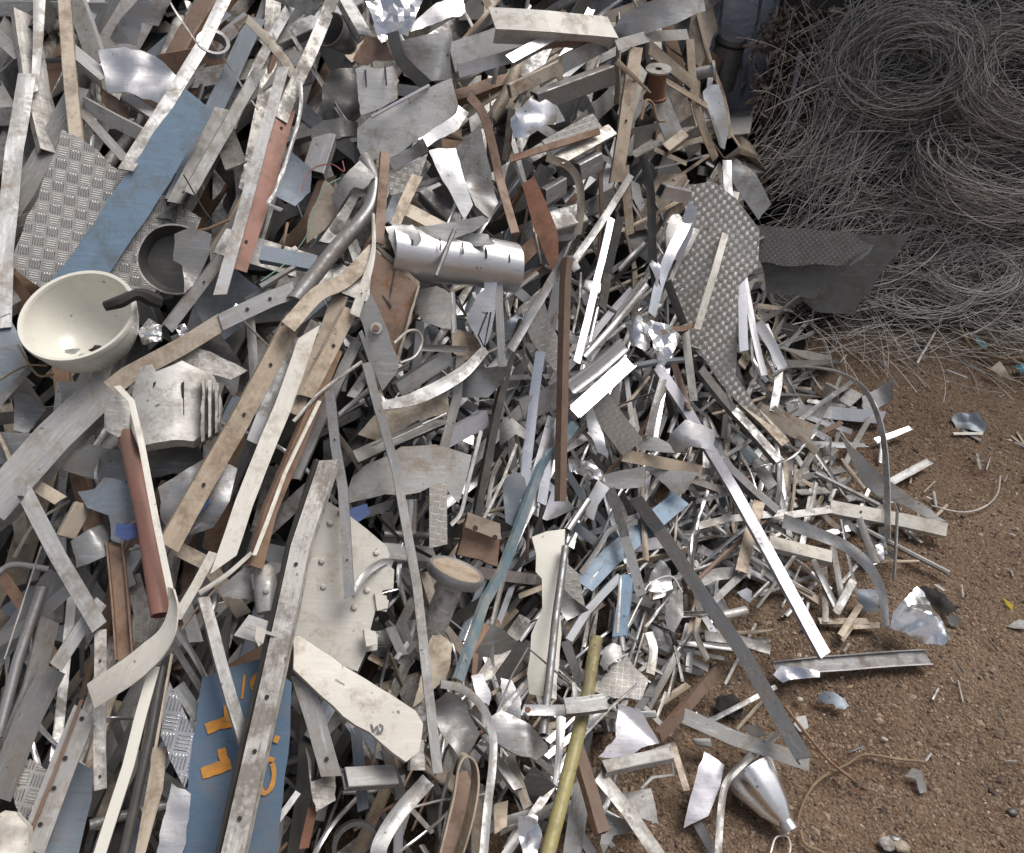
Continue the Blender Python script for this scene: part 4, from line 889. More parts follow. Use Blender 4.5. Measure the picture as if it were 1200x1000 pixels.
P('sheet_offcut', 'grey green tapered blade lying behind the arching strap foot', 'slate', [(986, 534), (1002, 543), (1040, 562), (1070, 585), (1110, 612), (1095, 612), (1055, 592), (1010, 572)], 5, amp=.002, tilt=(0, -6))
bpy.data.objects[HAND[-1][0].name].data.materials[0] = MATS['dull']
B('metal_strip', 'short grey strip pointing up right from the grey green blade', 'dull', [(1042, 566), (1090, 540)], 10, 3)
B('metal_strip', 'thin dark upright strip left standing below the arching strap', 'dark', [(1051, 600, 6), (1050, 640, 4), (1048, 681, 0)], 4, 1)
B('metal_rod', 'thin pale rod lying out on the soil right of the toe', 'pale', [(1015, 622), (1060, 645), (1112, 672)], 7, 2)
B('metal_rod', 'pale rod pointing down right above the cream bar', 'pale', [(955, 554), (1030, 592)], 6, 4)
B('metal_strip', 'dull strip crossing the toe under the cream bar', 'dull', [(1004, 600), (1026, 660)], 9, 5)
P('crumpled_foil', 'small bright crumple under the cream bar', 'bright', [(1005, 650), (1035, 635), (1037, 655), (1022, 664)], 2.5, amp=.01, freq=40)
B('flat_bar', 'tan and white bar end left of the dark arching strap', 'cream', [(902, 634), (975, 652)], 15, 4, prof='L', dp=.4)
P('sheet_offcut', 'blue grey square offcut at the right toe', 'slate', [(1002, 692), (1030, 690), (1028, 720), (1008, 716)], 2.5, amp=.001)
B('metal_strip', 'pale strip leaning among the small toe offcuts', 'pale', [(1000, 680), (980, 718)], 10, 4)
B('metal_strip', 'second pale strip lying below the blue grey offcut', 'tan', [(1008, 708), (985, 745)], 8, 3)
B('metal_strip', 'level tan strip below the blue grey offcut', 'tan', [(960, 727), (1018, 728)], 8, 2)
B('metal_strip', 'short bent tan strip lowest among the toe offcuts', 'tan', [(985, 750), (996, 734), (1030, 732)], 8, 1.5)
B('metal_strip', 'thin grey strip slanting beside the lavender strip on the toe', 'dull', [(947, 645), (982, 715)], 7, 3)
B('channel_bar', 'silvery dented channel lying alone on the soil at the lower right', 'dull', [(908, 786), (960, 779), (1020, 775), (1086, 771)], 20, 2.5, prof='C', dp=.3, tilt=-8, wob=.003)
T(880, 730)
P('crumpled_foil', 'bright folded end tab of the dented channel on the soil', 'mirror', [(95, 225), (130, 185), (170, 190), (300, 210), (300, 235), (180, 245), (140, 260)], 4.5, amp=.006, freq=30)
P('round_disc', 'grey dished disc with a notch lying on the soil', 'slate', [(290, 315), (320, 300), (360, 305), (400, 330), (428, 360), (405, 380), (370, 375), (355, 355), (330, 355), (295, 345)], 1.5, amp=.003, bend=.008, cat='disc', grp=False)
B('metal_rod', 'curved dry reed lying on the soil in the lower right', 'reed', [(755, 605), (640, 592), (500, 575), (420, 615), (300, 680), (240, 760), (205, 850)], 16, 1, smooth=True, cat='reed', ws=[1, .9, .8, .7, .9, .7, .5])
B('metal_rod', 'straight brown stick crossing the curved reed', 'brown', [(150, 365), (230, 470), (340, 600), (455, 690)], 16, 2.5, smooth=True, cat='stick')
P('paper_scrap', 'small white torn scrap beside the stick on the soil', 'pale', [(185, 440), (200, 405), (240, 400), (250, 455), (215, 475)], 1, cat='scrap', grp=False)
P('plastic_scrap', 'thin grey plastic scrap below the reed end on the soil', 'dull', [(670, 665), (700, 630), (740, 640), (765, 730), (735, 740), (715, 680)], .8, cat='scrap', grp=False)
P('plastic_scrap', 'pale broken shell-like scrap at the right frame edge', 'pale', [(1110, 15), (1160, -15), (1200, -10), (1200, 25), (1150, 25)], 1, cat='scrap', grp=False)
B('metal_rod', 'frayed brown cord at the bottom right of the heap', 'reed', [(215, 900), (235, 960), (300, 990), (340, 1010)], 16, 1, smooth=True, cat='cord')
B('wire', 'pale wire ring lying at the bottom edge under the metal cone', 'wire_pale', [(85, 1000), (105, 935), (150, 925), (170, 960), (165, 1010)], 9, 1.5, smooth=True)
for i, (x, y, s) in enumerate([(590, 960, 30), (650, 965, 26), (1140, 825, 18), (212, 330, 12), (630, 940, 20)]):
    c = hit(880 + x * .27, 730 + y * .27, .006)
    rng = random.Random(i); bm = bmesh.new(); bmesh.ops.create_icosphere(bm, subdivisions=2, radius=s * .27 * .0018)
    V = [c + Vector((v.co.x * 1.2, v.co.y, v.co.z * .6)) * (1 + .5 * noise.noise(v.co * 60 + Vector((i * 3, 0, 0)))) for v in bm.verts]; Fc = [tuple(v.index for v in f.verts) for f in bm.faces]
    bm.verts.ensure_lookup_table(); o = make('pebble', V, Fc, ['grimy', 'tan', 'dark', 'cream', 'dull'][i], smooth=False)
    tag(o, ['dark grey pebble left at the bottom edge of the soil', 'tan pebble right at the bottom edge of the soil', 'dark pebble near the right frame edge', 'small cream pebble just left of the notched disc', 'grey pebble above the two at the bottom edge'][i], 'pebble', 'pebbles on the soil'); bm.free()
T(880, 500)
P('dry_leaf', 'small yellow leaf lying on the soil at the right frame edge', 'leaf', [(1090, 740), (1120, 760), (1140, 775), (1135, 800), (1110, 775)], .8, cat='leaf', grp=False)
B('wire', 'thin white wire curving over the soil at the right', 'wire_pale', [(785, 345), (860, 365), (940, 372), (1020, 345), (1070, 290), (1082, 215)], 8, .8, smooth=True)
T(880, 250)
P('crumpled_foil', 'small bluish grey crushed packet on the soil right of the toe', 'slate', [(865, 885), (900, 865), (985, 870), (1025, 920), (1010, 955), (960, 945), (890, 935)], 1.5, amp=.008, freq=30)
B('metal_strip', 'short pale stick under the bluish crushed packet', 'cream', [(880, 955), (1005, 958)], 12, .8)
P('cloth_rag', 'teal rag scrap on the soil below the coils', 'cyan', [(975, 535), (1000, 545), (1030, 580), (1010, 592), (985, 565)], 1.2, amp=.01, freq=40, cat='rag', grp=False)
P('cloth_rag', 'teal rag scrap at the right frame edge below the cable', 'cyan', [(1145, 660), (1200, 655), (1200, 680), (1170, 700)], 1.2, amp=.01, freq=40, cat='rag', grp=False)
P('sheet_offcut', 'pointed pale tan offcut under the curving cable at the right', 'tan', [(1035, 680), (1080, 640), (1110, 690), (1130, 725), (1090, 712)], 3, amp=.001)
B('metal_rod', 'thick tan cable curving out to the right frame edge', 'reed', [(905, 480, 2), (930, 540), (975, 595), (1060, 625), (1130, 630), (1240, 615)], 17, 1.5, smooth=True, cat='cable')
B('metal_strip', 'thin pale strip propped on the soil below the coils', 'wire_pale', [(722, 652), (800, 515)], 10, 2)
P('cloth_rag', 'dark grey rag on the soil left of the propped strip', 'dark', [(680, 570), (720, 545), (760, 570), (740, 610), (700, 600)], 1, amp=.01, freq=30, cat='rag', grp=False)
# ---- the toe of the heap, tile (600,500)
T(600, 500)
wp = P('white_plate', 'cream white waisted plate standing below the brown centre bar', 'china', [(85, 480), (150, 455), (230, 445), (225, 560), (200, 740), (215, 900), (190, 1180), (75, 1160), (85, 900), (132, 790), (130, 660), (103, 630)], 20, amp=.003, cat='plate', grp=False, tilt=(-6, 0))
B('round_tube', 'dark shiny tube lying upright over the cream waisted plate', 'dark', [(232, 520), (190, 830), (135, 1340)], 38, 23)
bpy.data.objects[HAND[-1][0].name].data.materials[0] = MATS['dull']
B('channel_bar', 'glossy blue channel lying diagonally right of the waisted plate', 'blue', [(735, 310), (590, 430), (425, 570), (310, 690)], 98, 10, tilt=-5, dp=.3)
B('channel_bar', 'upright blue and white channel below the glossy blue one', 'blue', [(500, 640), (485, 760), (465, 910)], 60, 14, dp=.4)
B('metal_strip', 'white edge strip of the upright blue channel', 'pale', [(474, 650), (455, 900)], 16, 17)
B('angle_bar', 'long grey ribbed angle running down right across the toe', 'dull', [(535, 310), (640, 450), (790, 680), (1000, 980), (1265, 1440)], 66, 14, tilt=-22, dp=.9, prof='L', wob=.0015)
B('flat_bar', 'straight grey strip crossing over the glossy blue channel', 'dull', [(428, 275), (490, 480), (562, 735)], 46, 15, tilt=0)
B('bent_strap', 'rippled thin strap crossing left of the glossy blue channel', 'dull', [(545, 412), (430, 450), (370, 540), (300, 640)], 24, 14, smooth=True)
P('sheet_offcut', 'small pale rectangular sheet right of the brown bar foot', 'pale', [(400, 210), (480, 190), (582, 172), (582, 262), (470, 272), (405, 262)], 17, amp=.004)
P('crumpled_foil', 'bright crumpled strip joining the small pale rectangle to the bar foot', 'mirror', [(245, 140), (330, 150), (400, 195), (410, 240), (330, 220), (250, 190)], 17, amp=.014, freq=30, flat=True)
B('metal_strip', 'bright rumpled strip below the small pale rectangle', 'bright', [(400, 250), (350, 330), (335, 400)], 60, 15, twist=40)
B('round_tube', 'bright bluish tube between bar foot and rumpled strip', 'bright', [(330, 320), (240, 450)], 36, 15)
B('flat_bar', 'tan rust-marked bar across the upper toe', 'tan', [(480, 125), (640, 155), (825, 195)], 58, 13, tilt=0)
P('sheet_offcut', 'pale tan sheet hanging under the rust-marked bar', 'pale', [(580, 185), (700, 190), (800, 200), (740, 290), (700, 295), (640, 240)], 11)
B('metal_strip', 'pale level strip right of the rust-marked bar', 'pale', [(770, 225), (930, 280)], 32, 11)
P('sheet_offcut', 'pale curved chip above the rust-marked bar', 'pale', [(540, 60), (620, 45), (680, 75), (710, 115), (620, 110), (545, 95)], 15, bend=.008)
B('angle_bar', 'grey rounded angle falling along the right toe', 'dull', [(890, 90), (950, 180), (1155, 365)], 34, 9)
B('flat_bar', 'teal grey short bar on the right toe', 'teal', [(965, 40), (1050, 145)], 48, 7)
B('flat_bar', 'dull flat bar lying below the teal grey one', 'dull', [(1040, 130), (1130, 260)], 52, 6)
B('metal_strip', 'long thin level strip across the toe to the cream bar', 'pale', [(810, 432), (960, 400), (1190, 372)], 34, 8, smooth=True)
B('flat_bar', 'pale tan upright strip leaning over the toe near the lavender strip', 'tan', [(1075, 325), (1030, 480), (995, 630)], 56, 10, tilt=0)
B('metal_strip', 'grey strip folding down left from the leaning tan strip', 'dull', [(1010, 630), (870, 765)], 34, 8)
B('flat_bar', 'pinkish pale flat piece left of the folding strip', 'pale', [(800, 680), (880, 640), (985, 632)], 58, 7, smooth=True)
P('crumpled_foil', 'bright bluish crumple of foil between the blue channel and long angle', 'bright', [(600, 640), (640, 580), (690, 620), (700, 700), (640, 730), (590, 715)], 11, amp=.015, freq=24)
B('metal_rod', 'light bent wire loop around the bluish crumple', 'wire_pale', [(500, 870), (560, 750), (600, 680), (690, 650), (740, 720)], 10, 14, smooth=True)
B('metal_strip', 'dark springy strip below the bluish crumple', 'dull', [(580, 870), (640, 790), (720, 700)], 14, 10, smooth=True)
P('sheet_offcut', 'dull curved sheet standing under the wire loop', 'dull', [(660, 780), (735, 700), (740, 820), (700, 900), (665, 880)], 9, bend=.015)
B('round_tube', 'short pale pipe stub near the foot of the long grey angle', 'pale', [(900, 825), (1015, 800)], 46, 5)
B('flat_bar', 'pale flat strip lying over the foot of the long grey angle', 'pale', [(838, 908), (980, 925), (1125, 968)], 46, 7, tilt=0)
P('crumpled_foil', 'tiny mirror scrap on the toe left of the lavender strip', 'mirror', [(975, 720), (1020, 700), (1042, 715), (1035, 765), (1000, 745)], 4, amp=.004)
B('bent_strap', 'curled pale strip left of the pipe stub', 'tan', [(810, 830), (800, 900), (850, 1010)], 26, 6, smooth=True)
B('bent_strap', 'pale curved strip standing left of the curled one', 'pale', [(590, 890), (610, 960), (598, 1070)], 40, 9, smooth=True)
P('sheet_offcut', 'small dull sheet triangle right of the waisted plate', 'dull', [(220, 700), (330, 800), (240, 840), (215, 800)], 14)
P('tread_plate', 'finely patterned dull plate right of the dark shiny tube', 'tread_fine', [(235, 590), (290, 640), (310, 750), (320, 790), (225, 770)], 13)
B('flat_bar', 'bright strip slanting down to the yellow tube', 'bright', [(470, 650), (330, 800), (250, 930)], 36, 13)
B('metal_strip', 'dark blue strip behind the rippled strap', 'slate', [(270, 430), (360, 500)], 44, 7)
B('angle_bar', 'teal and silver long bar slanting left of the waisted plate', 'teal', [(280, -10), (130, 180), (20, 480), (-40, 640), (-110, 760), (-225, 1100)], 38, 20, wob=.001, dp=.4)
B('metal_strip', 'silver strip alongside the teal and silver long bar', 'bright', [(190, 150), (40, 440), (-40, 620)], 34, 17)

T(0, 0, 1)
P('folded_lip', 'pale folded lip on the end of the top stacked dark sheet', 'dull', [(992, 300), (1012, 286), (1024, 288), (1018, 298), (996, 312)], 24, hf=lambda x, y: coils(x, np.asarray(y) + .1), cat='sheet', grp=False)
# ---- tile (0,500)
T(0, 500)
B('angle_bar', 'grey brown angle falling from the wide channel to the white tube end', 'dull', [(100, 270), (250, 560), (430, 870)], 74, 14, tilt=5, dp=.4, wob=.001)
B('box_tube', 'bright white square tube end below the grey brown angle', 'pale', [(440, 760), (350, 880), (240, 1045)], 64, 12, dp=.5)
P('end_cap', None, 'pale', [(60, 230), (90, 215), (110, 250), (100, 300), (70, 300), (55, 270)], 16, amp=.001, thick=.01, parent=[h[0] for h in HAND if h[3].startswith('wide smooth grey channel')][0])
P('sheet_offcut', 'grey torn sheet with teeth left of the red pipe', 'slate', [(318, 268), (400, 262), (440, 210), (580, 250), (605, 400), (540, 420), (540, 510), (480, 490), (470, 385), (375, 350)], 11, amp=.006)
P('blue_sticker', 'torn dark blue sticker on the toothed grey sheet', 'blue_label', [(505, 420), (540, 425), (590, 418), (595, 480), (545, 495), (500, 475)], 13, amp=.002, cat='sticker', grp=False)
P('blue_sticker', 'blue paper strip showing under the brown flat bar', 'blue_label', [(835, 380), (905, 310), (915, 325), (850, 400)], 12, amp=.002, cat='sticker', grp=False)
B('box_tube', 'short tan block under the toothed grey sheet', 'tan', [(370, 335), (290, 480)], 78, 10, dp=.5)
P('sheet_offcut', 'slotted grey plate below the short tan block', 'dull', [(310, 500), (470, 400), (470, 560), (385, 600), (335, 615)], 9, amp=.002, thick=.01)
B('channel_bar', 'upright tan-brown channel in the shade left of the red pipe', 'brown', [(500, 500), (525, 760), (545, 1010)], 78, 8, prof='C', dp=.5, tilt=0)
P('sheet_offcut', 'crumpled grey sheet lying across behind the brown bar', 'dull', [(690, 270), (900, 130), (1030, 180), (1000, 330), (930, 440), (840, 470), (740, 480), (700, 400)], 9, amp=.01, freq=14)
B('metal_strip', 'tan strip end under the wavy grey sheet at the left', 'tan', [(110, 230), (260, 320)], 60, 9)
B('flat_bar', 'narrow cream strip meeting the twisted tape from the right', 'cream', [(930, 545), (850, 690), (765, 830)], 44, 17, tilt=0)
B('metal_strip', 'curling cream sliver between the cream bar point and tape', 'cream', [(1092, 545), (980, 640), (860, 720)], 22, 18, smooth=True, twist=50)
B('metal_strip', 'thin curling sliver under the cream one', 'tan', [(960, 680), (850, 800), (790, 880)], 12, 16, smooth=True)
B('flat_bar', 'grey end plate of a strip hanging in the shade by the tape', 'pale', [(800, 760), (850, 930)], 62, 11, tilt=0)
P('sheet_offcut', 'pale triangular plate left of the roller end', 'pale', [(955, 700), (1080, 600), (1105, 755), (960, 740)], 12)
B('angle_bar', 'tall grey angle slanting across the navy plate top', 'dull', [(890, 740), (960, 1010), (1070, 1380)], 54, 18, dp=.3)
B('metal_rod', 'thin dark rod in the shade at the far left', 'grimy', [(178, 520), (20, 1010)], 9, 8)
B('round_tube', 'dim round pipe standing in the left shade', 'dull', [(185, 700), (80, 1010), (-10, 1350)], 52, 4)
B('round_tube', 'bent dim tube at the left frame edge', 'dull', [(-20, 650), (60, 600), (220, 620)], 30, 4, smooth=True)
B('flat_bar', 'dim strip slanting behind the grey brown angle', 'dull', [(330, 680), (120, 860), (-20, 930)], 60, 2)
B('metal_strip', 'pale tan slab piece below the brown bar tip', 'tan', [(760, 520), (900, 590), (1060, 820)], 70, 7)
B('flat_bar', 'grey bar leaning behind the red pipe foot', 'dull', [(610, 520), (540, 640), (560, 700)], 60, 8)
B('tread_plate', 'dusty tread strip lower right of the tan-brown channel', 'tread_fine', [(570, 650), (620, 820), (600, 940)], 75, 6, prof='flat')
# roller
c = hit(312, 692, .14); k = (c - CAM).dot(cf) / F
rl = empty('roller_end', c, 'pale rounded roller end with a centre bolt, left of the riveted panel', 'roller')
av = (hit(315, 735, .14) - hit(309, 665, .15)).normalized()
lathe('barrel', [(.001, -30 * k), (8 * k, -29 * k), (12.5 * k, -22 * k), (13.5 * k, 0), (13.5 * k, 26 * k), (.001, 26 * k)], c, av, 'pale', rl)
V = (CAM - c).normalized(); lathe('bolt', [(.0005, .007), (3.2 * k, .006), (3.4 * k, 0)], c + V * 13.4 * k, V, 'grimy', rl, n=12)
# ---- latch
T(0, 0, 1)
lt = B('latch_panel', 'pale panel end with a moulded latch below the roller end', 'pale', [(283, 732), (342, 752)], 30, 19, prof='U', dp=.5, cat='panel', tilt=0)
P('latch', None, 'cream', [(300, 734), (312, 738), (309, 753), (303, 758), (299, 750)], 21.5, amp=0, thick=.006, parent=lt)
P('ridge', None, 'pale', [(288, 731), (340, 748), (339, 752), (287, 735)], 21.5, amp=0, thick=.006, parent=lt)
# riveted panel
rp = P('riveted_panel', 'large cream riveted panel with a ragged right edge in the lower middle', 'cream', [(377, 583), (404, 600), (430, 620), (453, 640), (457, 652), (450, 658), (462, 668), (461, 690), (448, 692), (448, 699), (456, 704), (453, 717), (440, 715), (434, 738), (443, 744), (442, 762), (429, 764), (419, 787), (385, 774), (345, 742), (360, 660)], 16, amp=.003, thick=.003, tilt=(-4, -4), cat='panel', grp=False, face=.75, rag=.03)
p0, n0 = PL[rp.name]
for x, y in ((387, 613), (377, 658), (379, 688), (441, 648), (430, 692), (415, 712), (440, 668), (400, 600)):
    q = onplane(x, y, p0 + n0 * .002, n0); lathe('rivet', [(.0005, .003), (.0035, .0026), (.0056, .0003), (.006, -.002)], q, n0, 'cream', rp, n=14)
for x, y in ((447, 706), (434, 748)):
    P('edge_lug', None, 'cream', [(x - 8, y - 10), (x + 6, y - 8), (x + 8, y + 7), (x - 5, y + 10)], 18, amp=.002, thick=.012, parent=rp)
B('bent_strap', 'grey folded flap on the face of the riveted panel', 'dull', [(412, 698), (428, 672), (448, 658), (460, 660)], 9, 20, smooth=True)
B('angle_bar', 'massive grimy bar with worn white face running down the lower left', 'grimy', [(385, 540), (352, 640), (318, 800), (268, 1015)], 26, 22, tilt=-24, prof='R', dp=.5, wob=.002, holes=[.3, .62, .75, .9])
B('angle_bar', 'dark brown inner flange left of the massive grimy bar', 'dark', [(374, 540), (342, 640), (307, 790), (258, 1010)], 10, 20, dp=.5)
# arc sheet etc
P('sheet_offcut', 'broad pale half-moon sheet in the centre left of the spool', 'pale', [(402, 592), (412, 560), (428, 545), (468, 525), (508, 522), (552, 534), (545, 565), (537, 590), (516, 566), (490, 578), (450, 580)], 14, amp=.005, bend=.015, tilt=(-4, 0))
P('blue_sticker', 'dark blue strip of paint below the half-moon sheet', 'blue_label', [(405, 598), (430, 590), (434, 602), (420, 612), (410, 607)], 13, cat='sticker', grp=False)
c = hit(479, 603, .10); k = (c - CAM).dot(cf) / F
o = lathe('tin_can', [(.001, -22 * k), (10 * k, -22 * k), (10 * k, 20 * k), (.001, 20 * k)], c, Vector((.05, .5, .85)), 'mirror', n=32); tag(o, 'bright little can standing in the gap below the half-moon sheet', 'can')
B('tread_plate', 'pale tan chequered strip standing below the half-moon sheet', 'tread_fine', [(514, 565), (513, 640)], 23, 18, prof='flat', tilt=0)
B('round_tube', 'dark round tube lying level behind the very long angle', 'dull', [(448, 626), (508, 628)], 10, 8)
B('box_tube', 'grey square tube lying level in the gap left of the spool', 'dull', [(450, 645), (510, 650)], 22, 9)
B('flat_bar', 'level pale bar in the shade left of the massive grimy bar', 'dull', [(305, 645), (350, 655)], 22, 8)
# spool
c = hit(533, 675, .21); k = (c - CAM).dot(cf) / F
sp_ = empty('metal_spool', c, 'worn metal spool with wide flange in the lower middle of the heap', 'spool')
a1 = (hit(545, 655, .26) - hit(515, 730, .12)).normalized()
lathe('barrel', [(.001, -72 * k), (14 * k, -72 * k), (15 * k, -60 * k), (15 * k, 0), (.001, 0)], c, a1, 'grimy', sp_)
lathe('flange', [(.001, -2 * k), (32 * k, -4 * k), (33 * k, 2 * k), (30 * k, 8 * k), (12 * k, 5 * k), (.001, 5 * k)], c, a1, 'tan', sp_, jag=.05)
lathe('flange_rim', [(29 * k, 7 * k), (34 * k, 9 * k), (35 * k, 4 * k), (32 * k, -4 * k), (29 * k, 7 * k)], c, a1, 'dull', sp_, jag=.05)
rb = P('rusty_bracket', 'tan and rust box bracket with two holes above the spool', 'brown', [(548, 602), (584, 616), (586, 630), (583, 664), (560, 655), (536, 650)], 19, amp=.002, thick=.02, cat='bracket', grp=False)
P('front_flange', 'dusty tan front lip', 'tan', [(548, 600), (586, 614), (588, 632), (582, 632), (545, 618)], 22, amp=.001, thick=.003, parent=rb)
p0, n0 = PL[rb.name]
for x, y in ((557, 619), (580, 630)):  # raised near-black discs, the dark of the holes put into colour
    q = onplane(x, y, p0 + n0 * .031, n0); lathe('bolt_hole', [(.0005, .0008), (.005, .0008), (.0055, 0)], q, n0, 'charcoal', rb, n=12)
P('sheet_offcut', 'blotchy blue-grey rounded sheet right of the chequered strip', 'slate', [(586, 565), (600, 552), (612, 560), (618, 590), (604, 620), (588, 612)], 14, amp=.008, bend=.015)
B('metal_strip', 'wavy thin silver strip left of the teal long bar', 'pale', [(565, 505), (550, 560), (540, 600), (528, 615)], 5, 18, smooth=True)
B('round_tube', 'dirty dark tube left of the teal long bar', 'grimy', [(575, 520), (566, 570), (555, 605)], 12, 15)
B('metal_strip', 'thin pale strip crossing over the blotchy rounded sheet', 'pale', [(606, 520), (590, 560), (566, 608)], 4, 18)
B('flat_bar', 'short pale bar standing in the dark gap below the riveted panel', 'pale', [(457, 735), (472, 768)], 12, 10)
B('flat_bar', 'second short grey bar beside the pale one in the dark gap', 'dull', [(468, 728), (482, 762)], 12, 9)
# ---- tile (0,730)
T(0, 730)
B('flat_bar', 'wide dull bar coming from the white tube end down to the left edge', 'dull', [(230, 200), (130, 400), (-10, 760)], 120, 7, wob=.003)
B('flat_bar', 'pointed dull bar behind the wide dull bar at the left', 'dull', [(215, -10), (150, 280), (60, 520)], 85, 5)
B('angle_bar', 'beige angle bar with four holes in the lower left corner', 'tan', [(370, 385), (280, 600), (140, 985)], 118, 12, tilt=-4, dp=.2, holes=[.05, .32, .55, .82])
bpy.data.objects[HAND[-1][0].name].data.materials[0] = MATS['pale']
B('metal_strip', 'thin brown edge strip left of the beige holed angle', 'brown', [(355, 330), (240, 640), (135, 905)], 18, 13)
P('tread_plate', 'small blue-grey tread plate in the lower left shade', 'tread', [(45, 640), (130, 590), (205, 640), (170, 760), (105, 860), (65, 790)], 5, amp=.002)
P('painted_plate', 'blue grey wedge of plate right of the beige holed angle', 'slate', [(330, 600), (405, 640), (400, 760), (335, 1030), (190, 1030)], 5, amp=.002, cat='plate', grp=False)
B('angle_bar', 'upright weathered bar below the twisted tape end', 'grimy', [(432, 30), (436, 380), (438, 722)], 54, 13, dp=.5, tilt=0, holes=[.2, .92])
B('flat_bar', 'brilliant white polished bar curving down the lower left', 'china', [(670, 190), (610, 400), (555, 620), (420, 1040)], 52, 16, tilt=-8, wob=.001)  # mirror-like metal; its bright reflection is put into the white colour
B('round_tube', 'dark shiny tube beside the brilliant polished bar', 'dark', [(705, 190), (655, 480), (600, 720), (530, 1040)], 48, 15)
B('metal_strip', 'thin brown edge right of the dark shiny tube', 'tan', [(745, 130), (690, 430), (640, 720), (590, 1030)], 14, 17)
P('tread_plate', 'bright diamond-shaped tread plate offcut left of the navy plate', 'tread_bright', [(730, 240), (780, 340), (845, 480), (830, 600), (800, 715), (735, 590), (695, 490), (705, 350)], 13, amp=.003, tilt=(0, -6))
P('crumpled_foil', 'bright crinkled sheet at the bottom edge left of the navy plate', 'bright', [(745, 695), (828, 742), (820, 850), (790, 1030), (680, 1030), (700, 880)], 13, amp=.006, freq=14)
B('flat_bar', 'stained tan sliver between polished bar and bright tread offcut', 'tan', [(690, 540), (680, 720), (600, 1030)], 72, 11, taper=.4)
B('flat_bar', 'short grey bar end above the navy plate corner', 'dull', [(775, 275), (865, 410)], 62, 10)
P('stone_lump', 'rough cream concrete-like lump in the bottom left corner', 'cream', [(-30, 850), (30, 815), (75, 820), (135, 885), (130, 960), (135, 1040), (-30, 1040)], 15, amp=.012, freq=22, bend=.03, thick=.04, cat='lump', grp=False)
T(0, 0, 1)
nv = P('painted_plate', 'navy blue plate with orange painted marks at the bottom left', 'navy', [(237, 795), (270, 782), (312, 770), (342, 800), (340, 860), (322, 1012), (208, 1012), (222, 900)], 12, amp=.0012, cat='plate', grp=False, tilt=(0, 0), face=.7)
T(0, 730)
strokes(nv, 'painted_mark', 'orange_paint', [([(895, 462), (950, 440), (1015, 425)], 46)], 46); strokes(nv, 'painted_mark', 'orange_paint', [([(985, 355), (990, 395), (985, 430)], 34)], 34, .002)
strokes(nv, 'painted_mark', 'orange_paint', [([(875, 655), (930, 635), (1002, 612)], 44)], 44); strokes(nv, 'painted_mark', 'orange_paint', [([(962, 545), (968, 580), (985, 612)], 32)], 32, .002)
strokes(nv, 'painted_mark', 'orange_paint', [([(1128, 215), (1098, 250), (1102, 282), (1128, 262), (1115, 300), (1098, 340)], 24)], 24)
strokes(nv, 'painted_mark', 'orange_paint', [([(1062, 225), (1050, 330)], 10)], 10)
T(300, 730)
strokes(nv, 'painted_mark', 'orange_paint', [([(78, 600), (55, 592), (20, 640), (15, 700), (35, 740), (65, 715), (78, 660), (72, 610)], 20)], 20)
strokes(nv, 'painted_mark', 'orange_paint', [([(95, 490), (82, 520)], 22)], 22)
# ---- tile (300,730)
cb = P('cream_beam', 'wide cream beam with an inked mark lying below the riveted panel', 'cream', [(160, 55), (190, 60), (420, 215), (690, 385), (722, 440), (705, 560), (650, 605), (540, 520), (330, 360), (160, 205)], 17, amp=.002, bend=.006, baxis=90, thick=.012, cat='beam', grp=False, tilt=(-8, 0))
strokes(cb, 'inked_mark', 'ink', [([(500, 440), (512, 470), (525, 450), (535, 475), (550, 462)], 7)], 7)
strokes(cb, 'inked_mark', 'ink', [([(535, 440), (550, 450), (545, 475), (520, 478)], 6)], 6)
strokes(cb, 'scratch', 'ink', [([(345, 245), (385, 268)], 3)], 3)
P('edge_tab', None, 'grimy', [(680, 500), (730, 510), (735, 640), (670, 640)], 19, amp=.004, thick=.02, parent=cb)
B('angle_bar', 'pale grey angle hanging down below the cream beam', 'pale', [(195, 230), (260, 420), (330, 665)], 92, 12, dp=.3, tilt=-6, holes=[.85])
P('sheet_offcut', 'dirty ragged bracket under the hanging pale angle', 'grimy', [(215, 540), (240, 600), (240, 690), (345, 655), (348, 770), (262, 820), (240, 720)], 9, amp=.004)
B('box_tube', 'short pale level tube right of the hanging pale angle', 'pale', [(395, 668), (610, 655)], 90, 13, dp=.5, cut=0)
B('flat_bar', 'rounded pale bar slanting down left to the bottom edge', 'pale', [(748, 680), (620, 830), (545, 960), (535, 1040)], 78, 15, smooth=True)
B('flat_bar', 'blue strip hanging in the dark gap below the cream beam', 'slate', [(430, 450), (460, 815)], 52, 5)
B('flat_bar', 'dull bar slanting under the level tube', 'dull', [(560, 540), (650, 790)], 48, 9)
B('metal_strip', 'rusty fragment at the bottom right of the navy plate', 'rust', [(250, 800), (210, 980)], 44, 6)
B('flat_bar', 'bright strip end near the bottom right of the navy plate', 'bright', [(95, 860), (185, 735)], 30, 6)
c = hit(300 + 430 * .27, 730 + 960 * .27, .03); k = (c - CAM).dot(cf) / F
o = lathe('pipe_offcut', [(27 * k, 0), (27 * k, 40 * k), (22 * k, 40 * k), (22 * k, 0), (27 * k, 0)], c, Vector((.2, -.5, .8)), 'dark', n=36); tag(o, 'dark ring end of a pipe at the bottom edge, in the shade', 'pipe'); HAND.append((o, 416, 989, o['label']))
B('bent_strap', 'folded ribbon like an upside-down U at the bottom edge, tan outside', 'tan', [(780, 1040, -2), (850, 760, 2), (875, 620, 4), (905, 572, 5), (945, 600, 4), (955, 700, 2), (925, 860, 0), (870, 1040, -4)], 80, 19, smooth=True, wd=Vector((.25, -.75, .6)), wob=.001, cut=0)
